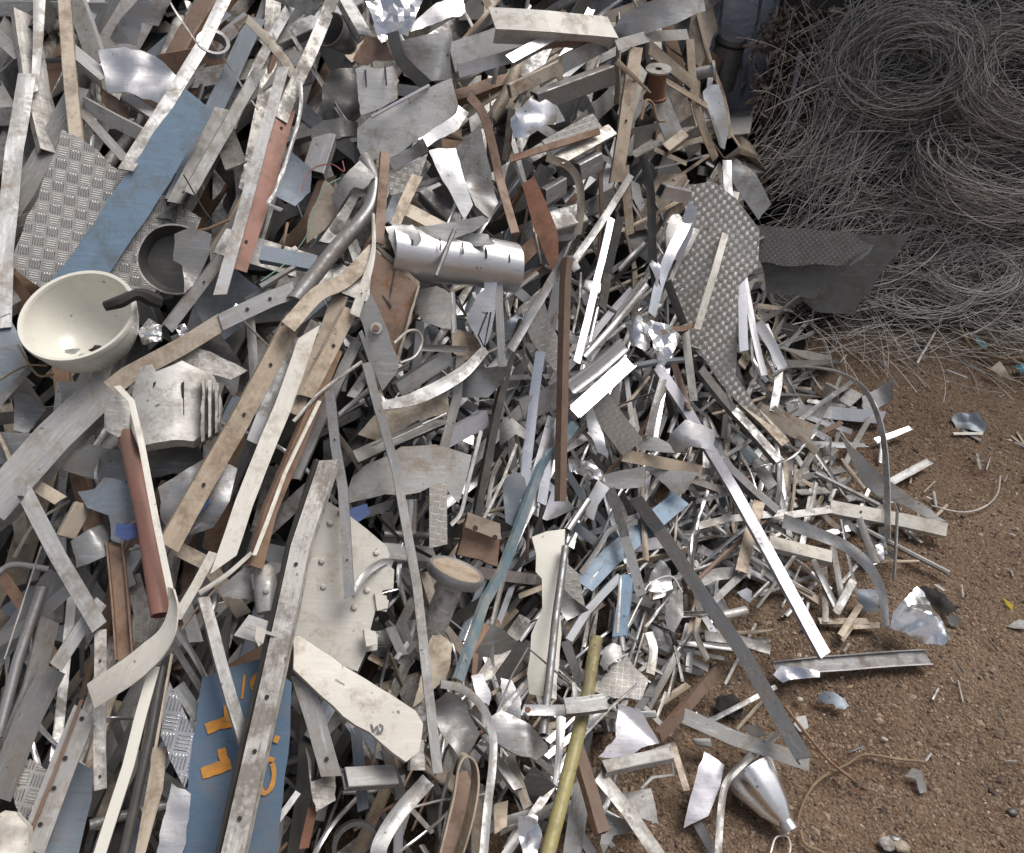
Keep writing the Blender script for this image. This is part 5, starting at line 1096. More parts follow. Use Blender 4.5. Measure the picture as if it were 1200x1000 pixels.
P('sheet_offcut', 'brown inner sheet inside the upside-down U ribbon', 'brown', [(800, 1030), (850, 800), (880, 650), (915, 640), (940, 700), (900, 860), (870, 1030)], 14, amp=.003)
P('crushed_tube', 'crushed silvery tube above the upside-down U ribbon', 'dull', [(765, 350), (815, 305), (870, 330), (970, 480), (930, 540), (860, 600), (790, 480)], 16, amp=.012, freq=16, bend=.03, cat='tube', grp=False)
B('bent_strap', 'thin strap arching right over the crushed tube and down', 'pale', [(805, 262), (900, 285), (985, 370), (1025, 480), (1025, 620), (1005, 800), (985, 1030)], 38, 20, smooth=True, tilt=-15)
P('sheet_offcut', 'crescent shaped tan dish edge in the lower middle', 'tan', [(1010, 420), (1060, 390), (1185, 445), (1270, 520), (1275, 550), (1215, 600), (1120, 575), (1030, 520)], 18, amp=.002, bend=.02, baxis=60, thick=.01)
bpy.data.objects[HAND[-1][0].name].data.materials[0] = MATS['pale']
B('metal_strip', 'tan strip falling right below the tan dish edge', 'tan', [(1105, 575), (1180, 800)], 44, 12)
P('sheet_offcut', 'tan plate standing low right of the U ribbon', 'tan', [(1035, 785), (1095, 770), (1090, 880), (1035, 920)], 12)
B('angle_bar', 'short pale angle right of the thin arching strap', 'pale', [(1030, 570), (1140, 720)], 44, 13)
P('crumpled_foil', 'white foil sheet behind the thin arching strap', 'mirror', [(935, 230), (985, 220), (1020, 310), (1010, 360), (960, 330)], 12, amp=.006)
P('crumpled_foil', 'white foil panel right of the bent thin wire', 'mirror', [(1060, 240), (1110, 250), (1150, 330), (1150, 420), (1070, 400)], 12, amp=.006)
B('metal_rod', 'thin bent grey wire peaking left of the waisted plate', 'dull', [(1030, 430), (1110, 230), (1180, 110), (1370, 270)], 10, 19)
B('metal_strip', 'grey strip point beside the bent thin wire', 'dull', [(1165, 265), (1035, 425)], 28, 17)
B('flat_bar', 'brown and pale bar slanting below the spool', 'brown', [(1000, 10), (930, 130), (870, 250)], 44, 14)
P('sheet_offcut', 'crumpled tan tube skin left of the spool foot', 'tan', [(760, 60), (800, 50), (850, 100), (820, 240), (780, 280), (680, 370), (720, 220)], 12, amp=.008)
# ---- tile (600,730)
T(600, 730)
B('round_tube', 'yellow-olive round tube leaning in the lower middle of the heap', 'yellow', [(368, 70), (330, 300), (270, 540), (140, 1050)], 68, 24, wob=.004, cut=.1)
cs = B('flat_bar', 'grey sleeve strip wrapped across the yellow-olive tube', 'dull', [(232, 362), (320, 352), (412, 340)], 74, 29, tilt=0)
B('flat_bar', 'grey bolted strap left of the yellow-olive tube', 'dull', [(45, 378), (150, 380), (235, 378)], 50, 25, tilt=0)
q = hit(600 + 68 * .27, 730 + 378 * .27, .258); vv = (CAM - q).normalized(); lathe('bolt_head', [(.0005, .006), (.005, .006), (.0058, 0)], q, vv, 'rust', HAND[-1][0], n=6, smooth=False)
P('tread_plate', 'rough pale mesh-textured plate right of the yellow tube top', 'tread_fine', [(350, 290), (430, 200), (500, 140), (530, 190), (595, 250), (560, 335), (400, 320)], 15, amp=.003)
P('sheet_offcut', 'pale bluish trapezoid sheet below the mesh plate', 'lavender', [(460, 345), (575, 325), (600, 400), (642, 520), (560, 545), (480, 592), (375, 582), (450, 500)], 15, amp=.004, tilt=(-6, 0))
B('box_tube', 'pale level bar with a cut end below the trapezoid sheet', 'pale', [(400, 622), (545, 590), (692, 560)], 56, 16, dp=.7, cut=0)
B('box_tube', 'rust brown bar with pale edge right of the yellow tube foot', 'brown', [(290, 540), (345, 710), (402, 908)], 56, 17, dp=.6)
B('flat_bar', 'long grey flat bar running out of the bottom edge right of the rust bar', 'dull', [(378, 660), (500, 810), (650, 1030)], 66, 14, tilt=0)
bpy.data.objects[HAND[-1][0].name].data.materials[0] = MATS['pale']
B('metal_strip', 'narrow upright tan strip right of the pale level bar', 'tan', [(700, 540), (762, 730)], 32, 6)
P('sheet_offcut', 'crumpled pale rectangular sheet standing on the soil by the metal cone', 'lavender', [(832, 560), (870, 580), (918, 620), (900, 720), (850, 840), (745, 892), (765, 790), (800, 660)], 5, amp=.006, freq=14, tilt=(0, 10))
B('flat_bar', 'long pale bar slanting down right to meet the long grey angle', 'pale', [(740, 400), (960, 500), (1290, 610)], 72, 7, tilt=-6, prof='R', dp=.3)
B('bent_strap', 'rusty folded strip reaching up left of the dark hole in the soil', 'brown', [(905, 205), (830, 290), (720, 420), (645, 500)], 48, 8, twist=30, prof='L', dp=.5)
B('metal_strip', 'thin dark-edged strip across the mesh plate', 'dull', [(545, 262), (420, 370), (315, 482)], 15, 18)
B('bent_strap', 'dull curved strap left of the metal cone', 'dull', [(1045, 570), (940, 680), (910, 800), (898, 1030)], 34, 6, smooth=True, tilt=20)
# metal cone (lamp-like)
c = hit(893, 922, .045); k = (c - CAM).dot(cf) / F
mc = empty('metal_cone', c, 'polished dented metal cone like a lamp shade on the soil at the bottom', 'cone')
a1 = (hit(921, 958, .03) - hit(886, 905, .05)).normalized()
lathe('shade', [(30 * k, -22 * k), (31 * k, -18 * k), (27 * k, 0), (25 * k, 6 * k), (19 * k, 26 * k), (9 * k, 44 * k), (8 * k, 44 * k), (18 * k, 24 * k), (29 * k, -22 * k)], c, a1, 'mirror', mc, jag=.3, n=56, ang=25)
lathe('neck', [(9 * k, 40 * k), (9.5 * k, 54 * k), (8.5 * k, 54 * k), (8 * k, 40 * k)], c, a1, 'bright', mc, n=28)
B('flat_bar', 'white blue blade standing left of the yellow tube', 'bright', [(212, 400), (205, 540), (185, 700)], 48, 18, taper=.5)
P('crumpled_foil', 'small square bright foil at the bottom edge left of the yellow tube', 'mirror', [(25, 845), (105, 830), (130, 920), (110, 1000), (50, 1010), (30, 920)], 12, amp=.008, freq=30)
B('flat_bar', 'pale bar foot at the bottom edge right of the yellow tube', 'pale', [(310, 700), (285, 850), (255, 1040)], 84, 10)
P('sheet_offcut', 'grey rounded plate with a hole right of the yellow tube top', 'pale', [(400, 110), (430, 90), (470, 100), (480, 150), (430, 180), (400, 210), (380, 180)], 18, amp=.003)
P('sheet_offcut', 'dull curved plate below the rust bar foot', 'dull', [(405, 830), (480, 860), (520, 910), (440, 925), (400, 1010), (380, 960)], 9, amp=.004)
P('sheet_offcut', 'thin pale plates lying low right of the long flat bar', 'pale', [(470, 740), (600, 720), (640, 870), (560, 850), (500, 790)], 7, amp=.003)
B('flat_bar', 'dull strip lying on soil below the crumpled rectangular sheet', 'dull', [(800, 865), (895, 1030)], 44, 2)
B('metal_strip', 'bent pale strip low beside the crumpled rectangular sheet', 'pale', [(560, 720), (610, 670), (700, 660), (690, 600)], 16, 6)
P('thin_scrap', 'black crumpled scrap half sunk in the soil near the long pale bar', 'charcoal', [(890, 320), (960, 310), (1010, 350), (990, 420), (920, 400), (880, 370)], 1, amp=.012, freq=30, cat='scrap', grp=False)
P('thin_scrap', 'dark grey scrap under the foot of the long grey angle', 'dark', [(1000, 450), (1070, 440), (1110, 490), (1050, 500)], 1, cat='scrap', grp=False)
B('flat_bar', 'grey bar behind the yellow tube going up left', 'dull', [(225, 80), (295, 260)], 42, 16)
B('flat_bar', 'second grey bar behind the dark tube of the waisted plate', 'pale', [(180, 100), (175, 330)], 34, 16)
# ================================================================== wire coils, turnings
def curve_obj(name, splines, bev, m, res=0):
    """a bundle of thin wires as one mesh"""
    VV = []; FF = []; base = 0
    for pts in splines:
        A = np.array([(p[0], p[1], p[2]) for p in pts]); n = len(A)
        t = np.gradient(A, axis=0); t /= np.linalg.norm(t, axis=1)[:, None] + 1e-9
        u = np.cross(t, (.31, .17, .94)); u /= np.linalg.norm(u, axis=1)[:, None] + 1e-9; v = np.cross(t, u)
        VV.append(np.stack([A + u * bev, A - u * bev * .5 + v * bev * .87, A - u * bev * .5 - v * bev * .87], 1).reshape(-1, 3))
        i = np.arange(n - 1)[:, None] * 3 + base; k = np.arange(3)[None]; k2 = (k + 1) % 3
        FF.append(np.stack([i + k, i + k2, i + 3 + k2, i + 3 + k], 2).reshape(-1, 4)); base += 3 * n
    VV = np.concatenate(VV); FF = np.concatenate(FF); o_ = VV.mean(0)
    me = bpy.data.meshes.new(name); me.from_pydata((VV - o_).tolist(), [], FF.tolist()); me.polygons.foreach_set('use_smooth', [True] * len(FF))
    me.materials.append(MATS[m]); o = bpy.data.objects.new(name, me); o.location = o_; COL.objects.link(o); return o
def coil(label, px, py, lift, axis, Rm, rb, n, asp, m, seed, bev=.0012, loose=.15):
    rng = random.Random(seed); c = hit(px, py, lift, coils); z = Vector(axis).normalized(); x = (cr - z * cr.dot(z)).normalized(); y = z.cross(x); S = []
    for i in range(n):
        R_ = Rm + rng.gauss(0, rb); off = rng.gauss(0, rb); ph = rng.uniform(0, 6.28); a0 = rng.uniform(0, 6.28)
        span = rng.uniform(1.4, 5); ex = rng.gauss(0, rb * .8); ey = rng.gauss(0, rb * .8); wv = rng.uniform(0, loose) * Rm; k = rng.choice((2, 3))
        tx = rng.gauss(0, .15); ty = rng.gauss(0, .15); P_ = []; N = 34
        for j in range(N):
            a = a0 + span * j / (N - 1); r = R_ + wv * math.sin(k * a + ph)
            u, v = r * math.cos(a), r * asp * math.sin(a)
            P_.append(c + x * (u + ex) + y * (v + ey) + z * (off + u * tx + v * ty))
        S.append(P_)
    o = curve_obj('wire_coil', S, bev, m); tag(o, label, 'wire coil', 'coils of scrap wire by the wall')
    HAND.append((o, px, py, label)); return o
coil('largest grey wire coil with a dark hollow, standing left against the dark wall', 1060, 78, .14, (-.35, -.75, .5), .20, .042, 300, .74, 'wire', 1, loose=.28)
coil('brownish wire coil at the upper right corner', 1195, 90, .20, (.2, -.7, .6), .21, .04, 260, .75, 'wire', 2, loose=.25)
coil('flattened lower wire coil lying in front of the brownish one', 1165, 205, .09, (.15, -.45, .85), .25, .045, 220, .55, 'wire', 3, loose=.35)
coil('small loose pale coil nearest the soil at the right', 1140, 318, .07, (-.1, -.5, .85), .15, .014, 46, .6, 'wire_pale', 4, loose=.16)
coil('thin ring of a few wires right beside the stacked dark sheets', 1085, 345, .03, (-.1, -.4, .9), .17, .03, 26, .5, 'wire_pale', 5, loose=.3)
rng = random.Random(77)
def strand(x0, y0, ang, L, curv, lift, n=16, jit=0):
    P_ = []; a = ang; x, y = x0, y0
    for i in range(n):
        P_.append(hit(x, y, lift + jit * noise.noise(Vector((x * .02, y * .02, ang * 9))), coils)); x += math.cos(a) * L / n; y -= math.sin(a) * L / n; a += curv / n
    return P_
S = []
for i in range(95):
    y = rng.uniform(50, 380); x = rng.uniform(930, 1270)
    if x < 985 and y < 130: x += 80
    if y < 215: ang = R(rng.gauss(30, 13))
    elif y < 300: ang = R(rng.gauss(12 if x > 1060 else 42, 15))
    else: ang = R(rng.gauss(12, 20))
    cv = rng.gauss(0, .9); L = rng.uniform(110, 300); sp = rng.uniform(6, 20); lf = rng.uniform(-.02, .07)
    for k in range(rng.randint(9, 26)):
        o_ = rng.gauss(0, sp); S.append(strand(x - 60 - math.sin(ang) * o_ + rng.gauss(0, 25), y - math.cos(ang) * o_, ang + rng.gauss(0, .07), L * rng.uniform(.6, 1.2), cv + rng.gauss(0, .25), lf + rng.uniform(-.015, .015), jit=.04))
for i in range(330):
    y = rng.uniform(60, 385); x = rng.uniform(930, 1290)
    if x < 985 and y < 130: x += 80
    S.append(strand(x - 40, y, R(rng.gauss(30, 35)), rng.uniform(50, 200), rng.gauss(0, 1.2), rng.uniform(.0, .08), jit=.03))
tag(curve_obj('loose_wire', S, .0011, 'wire'), 'tangled mass of loose grey wire below the coils', 'wire', kind='stuff')
S = []
for i in range(150):
    x = rng.uniform(940, 1230); y = rng.uniform(200, 400)
    S.append(strand(x - 50, y, R(rng.gauss(15, 35)), rng.uniform(60, 260), rng.gauss(0, 1.6), rng.uniform(.0, .10), jit=.05))
for i in range(26):
    x = rng.uniform(925, 1000); S.append(strand(x, rng.uniform(200, 300), R(rng.gauss(68, 14)), rng.uniform(120, 260), rng.gauss(-.4, .4), rng.uniform(.04, .12)))
for i in range(60):
    x = rng.uniform(930, 1150); S.append(strand(x, rng.uniform(370, 425), R(rng.gauss(8, 16)), rng.uniform(40, 140), rng.gauss(0, 1), rng.uniform(.004, .03)))
S2 = []
for i in range(46):
    x = rng.uniform(930, 1230); y = rng.uniform(120, 395)
    S2.append(strand(x - 50, y, R(rng.gauss(22, 30)), rng.uniform(90, 300), rng.gauss(0, 1.1), rng.uniform(.02, .09), jit=.05, n=22))
tag(curve_obj('loose_wire', S2, .0024, 'wire'), 'thicker rusty grey wires lying over the tangle', 'wire', kind='stuff')
tag(curve_obj('loose_wire', S, .0012, 'wire_pale'), 'pale stray wires springing out over the coils and soil', 'wire', kind='stuff')
# solid bed under the coils, coloured near-black as shade between the wires
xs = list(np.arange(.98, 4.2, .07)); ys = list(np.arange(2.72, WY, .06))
o = grid_mesh('wire_bed', xs, ys, lambda x, y: (float(coils(x, y)) - .06) * (1 if x > 1.08 + (y - 2.8) * .34 else .25) + .05 * noise.noise(Vector((x * 4, y * 4, 2))), 'charcoal', None); o.name = 'wire_gap_shade'; tag(o, 'near-black bed under the coils, coloured as the shade between wires', 'wire', kind='stuff')
# turnings
V = []; Fc = []
def turn_surf(x, y): return np.clip((np.asarray(y, float) - 2.9) * 1.3, 0, 1.1)
for i in range(1500):
    px = rng.uniform(872, 985); py = rng.uniform(8, 235)
    lim = 880 + max(0, 60 - py) * .5
    if px < lim or px > 975 - py * .12 + 10: continue
    p = hit(px, py, rng.uniform(-.05, .06), turn_surf); a = rng.uniform(0, 6.28); cv = rng.uniform(-9, 9); L = rng.uniform(.02, .085); wv = rng.uniform(.0025, .007)
    d = Vector((math.cos(a), rng.uniform(-.6, .6), math.sin(a))).normalized(); up = Vector((rng.uniform(-1, 1), rng.uniform(-1, 0), rng.uniform(-1, 1))).normalized()
    b = len(V); n = 6; W = d.cross(up).normalized() * wv
    for j in range(n):
        t_ = j / n; V.extend([p + W, p - W]); d = (Matrix.Rotation(cv * .09, 3, up) @ d); p = p + d * L / n
    for j in range(n - 1): Fc.append((b + 2 * j, b + 2 * j + 1, b + 2 * j + 3, b + 2 * j + 2))
tag(make('steel_turnings', V, Fc, 'turnings', smooth=False), 'heap of dark brown curled turnings against the wall', 'turnings', kind='stuff')
xs = list(np.arange(.62, 1.6, .05)); ys = list(np.arange(2.88, WY, .05))  # bed sheet; the shade between the turnings is its near-black colour
o = grid_mesh('turnings_bed', xs, ys, lambda x, y: float(turn_surf(x, y)) * (1 if x > 1.0 + (y - 2.9) * .12 else .1) - .05 + .07 * noise.noise(Vector((x * 7, y * 7, 2))), 'charcoal', None); o.name = 'steel_turnings'; tag(o, 'near-black bed under the curled turnings, coloured as the shade between them', 'turnings', kind='stuff')
for lab, a, b_, ww in (('long thin pale strip stuck upright in the dark turnings', (922, 155), (938, 60), 5), ('short pale strip lying in the dark turnings', (928, 152), (938, 124), 7), ('bent pale strip at the top of the dark turnings', (985, 55), (978, 38), 5)):
    T(0, 0, 1); B('metal_strip', lab, 'dull', [a, b_], ww, 9, hf=turn_surf)
# bucket against the wall
T(0, 0, 1)
c = hit(853, 62, .0, lambda x, y: np.where(np.asarray(y) > 3.72, 5., -5.) + 0 * np.asarray(x)); k = (c - CAM).dot(cf) / F
bk = empty('plastic_drum', c, 'dim grey upturned tub against the wall behind the right shoulder', 'tub')
lathe('body', [(.001, 20 * k), (14 * k, 19 * k), (16 * k, 16 * k), (18 * k, -40 * k), (19 * k, -40 * k), (17 * k, 17 * k)], c, Vector((.1, -.2, 1)), 'dull', bk)
lathe('hoop', [(17.5 * k, 12 * k), (19 * k, 12 * k), (19 * k, 14.5 * k), (17.5 * k, 14.5 * k)], c, Vector((.1, -.2, 1)), 'charcoal', bk)

# ================================================================== gravel on the soil
def chips(n, seed, size, matn, name, label, region, lift=0, jag=.35):
    rng = random.Random(seed); V = []; Fc = []; k = 0
    while k < n:
        x, y = region(rng)
        if float(np.interp(y, YE, XE)) - x > .25: continue
        s = size * (.35 + rng.paretovariate(2.6) * .45); s = min(s, size * 2.2); z = gz(x, y) + s * .15 + lift
        b = len(V); M = Matrix.Rotation(rng.uniform(0, 6.3), 3, 'Z') @ Matrix.Rotation(rng.uniform(-.5, .5), 3, 'X')
        for q in ((1, 0, 0), (-1, 0, 0), (0, 1, 0), (0, -1, 0), (0, 0, 1), (0, 0, -1)):
            v = Vector(q) * s; v.x *= 1.3; v.z *= .6; v = v * rng.uniform(1 - jag, 1 + jag); V.append(M @ v + Vector((x, y, z)))
        for f in ((0, 2, 4), (2, 1, 4), (1, 3, 4), (3, 0, 4), (2, 0, 5), (1, 2, 5), (3, 1, 5), (0, 3, 5)): Fc.append(tuple(b + i for i in f))
        k += 1
    o = make(name, V, Fc, matn, smooth=False); tag(o, label, name, kind='stuff'); return o
reg = lambda r: ((r.uniform(.0, 2.1), r.uniform(.6, 3.0)))
def stone_mat(nm, a, b_):
    m = bpy.data.materials.new(nm); m.use_nodes = True; nt = m.node_tree; p = nt.nodes['Principled BSDF']; ge = nd(nt, 'ShaderNodeNewGeometry')
    c = mix(nt, ge.outputs['Random Per Island'], a, b_); nt.links.new(c, p.inputs['Base Color']); p.inputs['Roughness'].default_value = .9; MATS[nm] = m
stone_mat('grit', (.12, .08, .055), (.31, .235, .17)); stone_mat('grit_pale', (.40, .33, .25), (.55, .49, .41)); stone_mat('grit_dark', (.05, .035, .03), (.12, .08, .06))
chips(26000, 1, .0032, 'grit', 'gravel', 'brown grit and small stones over the soil', reg)
chips(450, 2, .0030, 'grit_pale', 'gravel', 'pale little stones scattered over the soil', reg)
chips(5000, 3, .0036, 'grit_dark', 'gravel', 'dark crumbs of earth over the soil', reg)

# ================================================================== the body of the heap: random scrap between the placed pieces
STY = [  # x0,y0,x1,y1, [(angle,spread,weight)], (len), (width), palette
    (-260, -300, 420, 400, [(62, 14, 3), (120, 18, 1), (20, 15, 1)], (120, 380), (14, 38), 'dull dull dull pale grimy grimy tan slate dark dark pale brown'),
    (420, -300, 900, 330, [(28, 16, 2), (75, 20, 2), (125, 25, 1.5)], (60, 170), (8, 28), 'tan pale pale tan dull dull bright tread_fine brown pale cream dull dark dull'),
    (420, 330, 860, 720, [(62, 14, 2.4), (118, 20, 2), (15, 20, 1)], (80, 280), (4, 14), 'bright bright dull pale dull mirror mirror lavender dark dark bright grimy slate'),
    (860, 330, 1300, 1200, [(-38, 18, 2.5), (60, 25, 1), (5, 12, 1)], (60, 200), (3.5, 11), 'dull dull lavender tan pale bright dull grimy'),
    (640, 330, 860, 1200, [(-50, 18, 2.2), (55, 20, 1.6), (8, 20, 1)], (100, 270), (4, 12), 'dull dull pale bright tan grimy slate dark bright'),
    (-260, 400, 440, 1300, [(70, 10, 3), (115, 16, 1), (30, 20, .6)], (160, 420), (9, 28), 'dull dull grimy dull pale slate tan dark dark brown'),
    (440, 700, 700, 1300, [(65, 14, 2), (115, 18, 1.6), (10, 20, .7)], (80, 260), (6, 20), 'dull pale dull bright tan grimy dark')]
FILL = []
rng = random.Random(4242)
def add_fill(px, py, layer):
    st = None
    for s in STY:
        if s[0] <= px < s[2] and s[1] <= py < s[3]: st = s; break
    if st is None: st = STY[5]
    tot = sum(a[2] for a in st[4]); u = rng.uniform(0, tot)
    for a in st[4]:
        u -= a[2]
        if u <= 0: break
    ang = R(rng.gauss(a[0], a[1])); L = rng.uniform(*st[5]) * (1 if layer < 2 else .8); wpx = rng.uniform(*st[6]) * rng.uniform(.5, 1.1)
    dx, dy = math.cos(ang) * L / 2, -math.sin(ang) * L / 2
    lf = [-33, -18, -7, -1.5][layer] + rng.uniform(-4, 4); e = rng.gauss(0, 3.2)
    kind = rng.choices(['flat', 'L', 'U', 'box', 'pipe', 'rod', 'sheet', 'curl'], [42, 21, 10, 8, 3, 4, 9, 3])[0]
    m = rng.choice(st[7].split())
    if m == 'mirror' and rng.random() < .4: m = 'bright'
    if kind == 'rod': wpx *= .3
    if kind == 'pipe': wpx *= .6
    try:
        if kind == 'sheet':
            n_ = rng.randint(4, 6); w2 = min(L * .5, wpx * 3.2); q = []
            for i in range(n_):
                a_ = 6.283 * i / n_ + rng.uniform(-.3, .3); q.append((px + w2 * math.cos(a_) * rng.uniform(.6, 1), py + w2 * math.sin(a_) * rng.uniform(.6, 1)))
            p0 = hit(px, py, lf / 100); fo = rng.choice((0, .6, 1.2)); n = (hnormal(p0) * .5 + (CAM - p0).normalized() * .5 + Vector((rng.gauss(0, .35), rng.gauss(0, .3), rng.gauss(0, .35)))).normalized()
            if n.dot((CAM - p0).normalized()) < .35: n = (CAM - p0).normalized()
            V, Fc, ex, ey, n = sheet_geo(q, p0, n, rng.choice((.003, .006, .012)), 14, rng, bend=rng.choice((0, 0, .02)), baxis=rng.uniform(0, 180), res=.026, fold=fo)
            FILL.append((V, Fc, m if m != 'dark' else 'grimy', 'sheet_offcut', px, py, ang, L, w2, p0, ex)); return
        pts = [(px - dx, py - dy, e), (px + dx, py + dy, -e)]
        kw = {}
        if kind == 'curl':
            b = rng.gauss(0, .22) * L; pts.insert(1, (px - dy * 2 * b / L, py + dx * 2 * b / L, rng.gauss(2, 3))); kw['smooth'] = True; kw['twist'] = rng.gauss(0, 70)
        elif rng.random() < .45:
            b = rng.gauss(0, .10) * L; pts.insert(1, (px - dy * 2 * b / L, py + dx * 2 * b / L, rng.gauss(0, 1.5)))
        pk = 'flat' if kind == 'curl' else kind
        V, Fc, fr, n0, mid, tn, wm = bar_geo(pts, wpx, lf, pk, rng, rng.gauss(0, 22) + (rng.choice((0, 26)) if pk in ('L', 'box', 'U') else 0), wob=rng.choice((.002, .004, .009)), **kw)
        nm = {'flat': 'metal_strip' if wpx < 14 else 'flat_bar', 'L': 'angle_bar', 'U': 'channel_bar', 'box': 'box_tube', 'pipe': 'round_tube', 'rod': 'metal_rod', 'curl': 'bent_strap'}[kind]
        FILL.append((V, Fc, m, nm, px, py, ang, L, wpx, mid, tn))
    except Exception as ex_: print('fill', ex_)
EXC = [(785, 215, 885, 450), (362, 590, 458, 780), (622, 620, 662, 850), (408, 522, 552, 576), (212, 785, 338, 1000), (452, 268, 604, 345), (432, 110, 535, 190), (70, 150, 230, 330), (150, 435, 262, 525)]
def covered(px, py): return any(a < px < c and b < py < d for a, b, c, d in EXC)
def in_heap(px, py):
    p = hit(px, py, 0); return float(heap(p.x, p.y)) > .05 and p.z > .04
for layer, n in ((0, 430), (1, 400), (2, 380), (3, 200)):
    k = 0
    while k < n:
        px = rng.uniform(-180, 1080); py = rng.uniform(-200, 1180)
        if layer >= 2 and covered(px, py): continue
        if layer >= 1 and py > 440 and rng.random() < (.55 if layer == 1 else .7) and px < 450: k += .3; continue
        if (px - 91) ** 2 + ((py - 375) * 1.1) ** 2 < 88 ** 2 and layer: continue
        if in_heap(px, py): add_fill(px, py, layer); k += 1
for i in range(360):
    px = rng.uniform(-60, 1000) if i % 3 == 0 else rng.uniform(430, 980); py = rng.uniform(-60, 1060) if i % 3 == 0 else rng.uniform(230, 950)
    if covered(px, py) or not in_heap(px, py) or ((px - 91) ** 2 + ((py - 375) * 1.1) ** 2 < 90 ** 2): continue
    ang = R(rng.choice((62, 118, 75, 30)) + rng.gauss(0, 18)); L = rng.uniform(40, 170); w_ = rng.uniform(1.8, 6); dx, dy = math.cos(ang) * L / 2, -math.sin(ang) * L / 2; b = rng.gauss(0, .05) * L
    V, Fc, fr, n0, mid, tn, wm = bar_geo([(px - dx, py - dy, rng.uniform(-4, 4)), (px - dy * b / L * 2, py + dx * b / L * 2, 1), (px + dx, py + dy, rng.uniform(-4, 4))], w_, rng.uniform(-3, 9), rng.choice(('flat', 'flat', 'flat', 'rod')), rng, rng.gauss(0, 40), wob=.004, twist=rng.gauss(0, 60), smooth=True)
    FILL.append((V, Fc, rng.choice(['dull', 'pale', 'bright', 'bright', 'tan', 'grimy', 'dark', 'brown']), 'metal_strip', px, py, ang, L, w_, mid, tn))
for i in range(400):
    px = rng.uniform(430, 980); py = rng.uniform(300, 960)
    if in_heap(px, py) and not covered(px, py): add_fill(px, py, rng.choice((1, 2, 2, 3)))
# small clippings over the toe and its edge
for i in range(330):
    y = rng.uniform(1.0, 2.75); xe_ = float(np.interp(y, YE, XE)); x = xe_ + rng.gauss(-.16, .15)
    q = proj(Vector((x, y, float(heap(x, y)))));
    if not (-50 < q[0] < 1180): continue
    ang = rng.uniform(0, math.pi); L = rng.uniform(14, 95); w_ = rng.uniform(2.5, 8)
    dx, dy = math.cos(ang) * L / 2, -math.sin(ang) * L / 2
    V, Fc, fr, n0, mid, tn, wm = bar_geo([(q[0] - dx, q[1] - dy), (q[0] + dx, q[1] + dy, rng.uniform(0, 2))], w_, rng.uniform(.3, 2.5), 'flat', rng, rng.gauss(0, 25), wob=.004, twist=rng.gauss(0, 40))
    FILL.append((V, Fc, rng.choice(['dull', 'dull', 'pale', 'bright', 'tan', 'grimy', 'dull']), 'metal_strip', q[0], q[1], ang, L, w_, mid, tn))

for i in range(90):
    x = rng.uniform(.75, 1.7); y = rng.uniform(1.0, 2.8)
    if x < float(np.interp(y, YE, XE)) + .03: continue
    q = proj(Vector((x, y, 0))); ang = rng.uniform(0, math.pi); L = rng.uniform(5, 26); dx, dy = math.cos(ang) * L / 2, -math.sin(ang) * L / 2
    V, Fc, fr, n0, mid, tn, wm = bar_geo([(q[0] - dx, q[1] - dy), (q[0] + dx, q[1] + dy)], rng.uniform(1.2, 4), rng.uniform(.2, .8), 'flat', rng, rng.gauss(0, 25), wob=.004)
    FILL.append((V, Fc, rng.choice(['dull', 'pale', 'tan', 'grimy']), 'metal_strip', q[0], q[1], ang, L, 3, mid, tn))
# which of them show: cast rays through the frame, keep the largest as things of their own
bpy.context.view_layer.update()
AV = []; AF = []; OW = []
for o in list(SC.objects):
    if o.type != 'MESH' or o.get('kind') in ('structure',) or o.name.startswith(('gravel', 'wire_coil', 'loose_wire', 'steel_t')): continue
    mw = o.matrix_world; b = len(AV); AV += [mw @ v.co for v in o.data.vertices]
    for p_ in o.data.polygons: AF.append(tuple(b + i for i in p_.vertices)); OW.append(-1)
for i, f in enumerate(FILL):
    b = len(AV); AV += f[0]
    for q in f[1]: AF.append(tuple(b + j for j in q)); OW.append(i)
tree = BVHTree.FromPolygons(AV, AF); cnt = {}; sx = {}; sy = {}
for gx in range(2, 1200, 4):
    for gy in range(2, 1000, 4):
        r_ = tree.ray_cast(CAM, ray(gx, gy).normalized())
        if r_[2] is not None and OW[r_[2]] >= 0:
            i = OW[r_[2]]; cnt[i] = cnt.get(i, 0) + 1; sx[i] = sx.get(i, 0) + gx; sy[i] = sy.get(i, 0) + gy
order = sorted(cnt, key=lambda i: -cnt[i])
kinds = {}
for o in SC.objects: kinds[o.name.split('.')[0]] = kinds.get(o.name.split('.')[0], 0) + (o.parent is None)
keep = []
for i in order:
    if cnt[i] < 7 or len(keep) >= NFILL: break
    if kinds.get(FILL[i][3], 0) < 298: keep.append(i); kinds[FILL[i][3]] = kinds.get(FILL[i][3], 0) + 1
order = keep
print('FILL visible', len(cnt), 'kept', len(order), 'hand', len(HAND))
chosen = set(order)
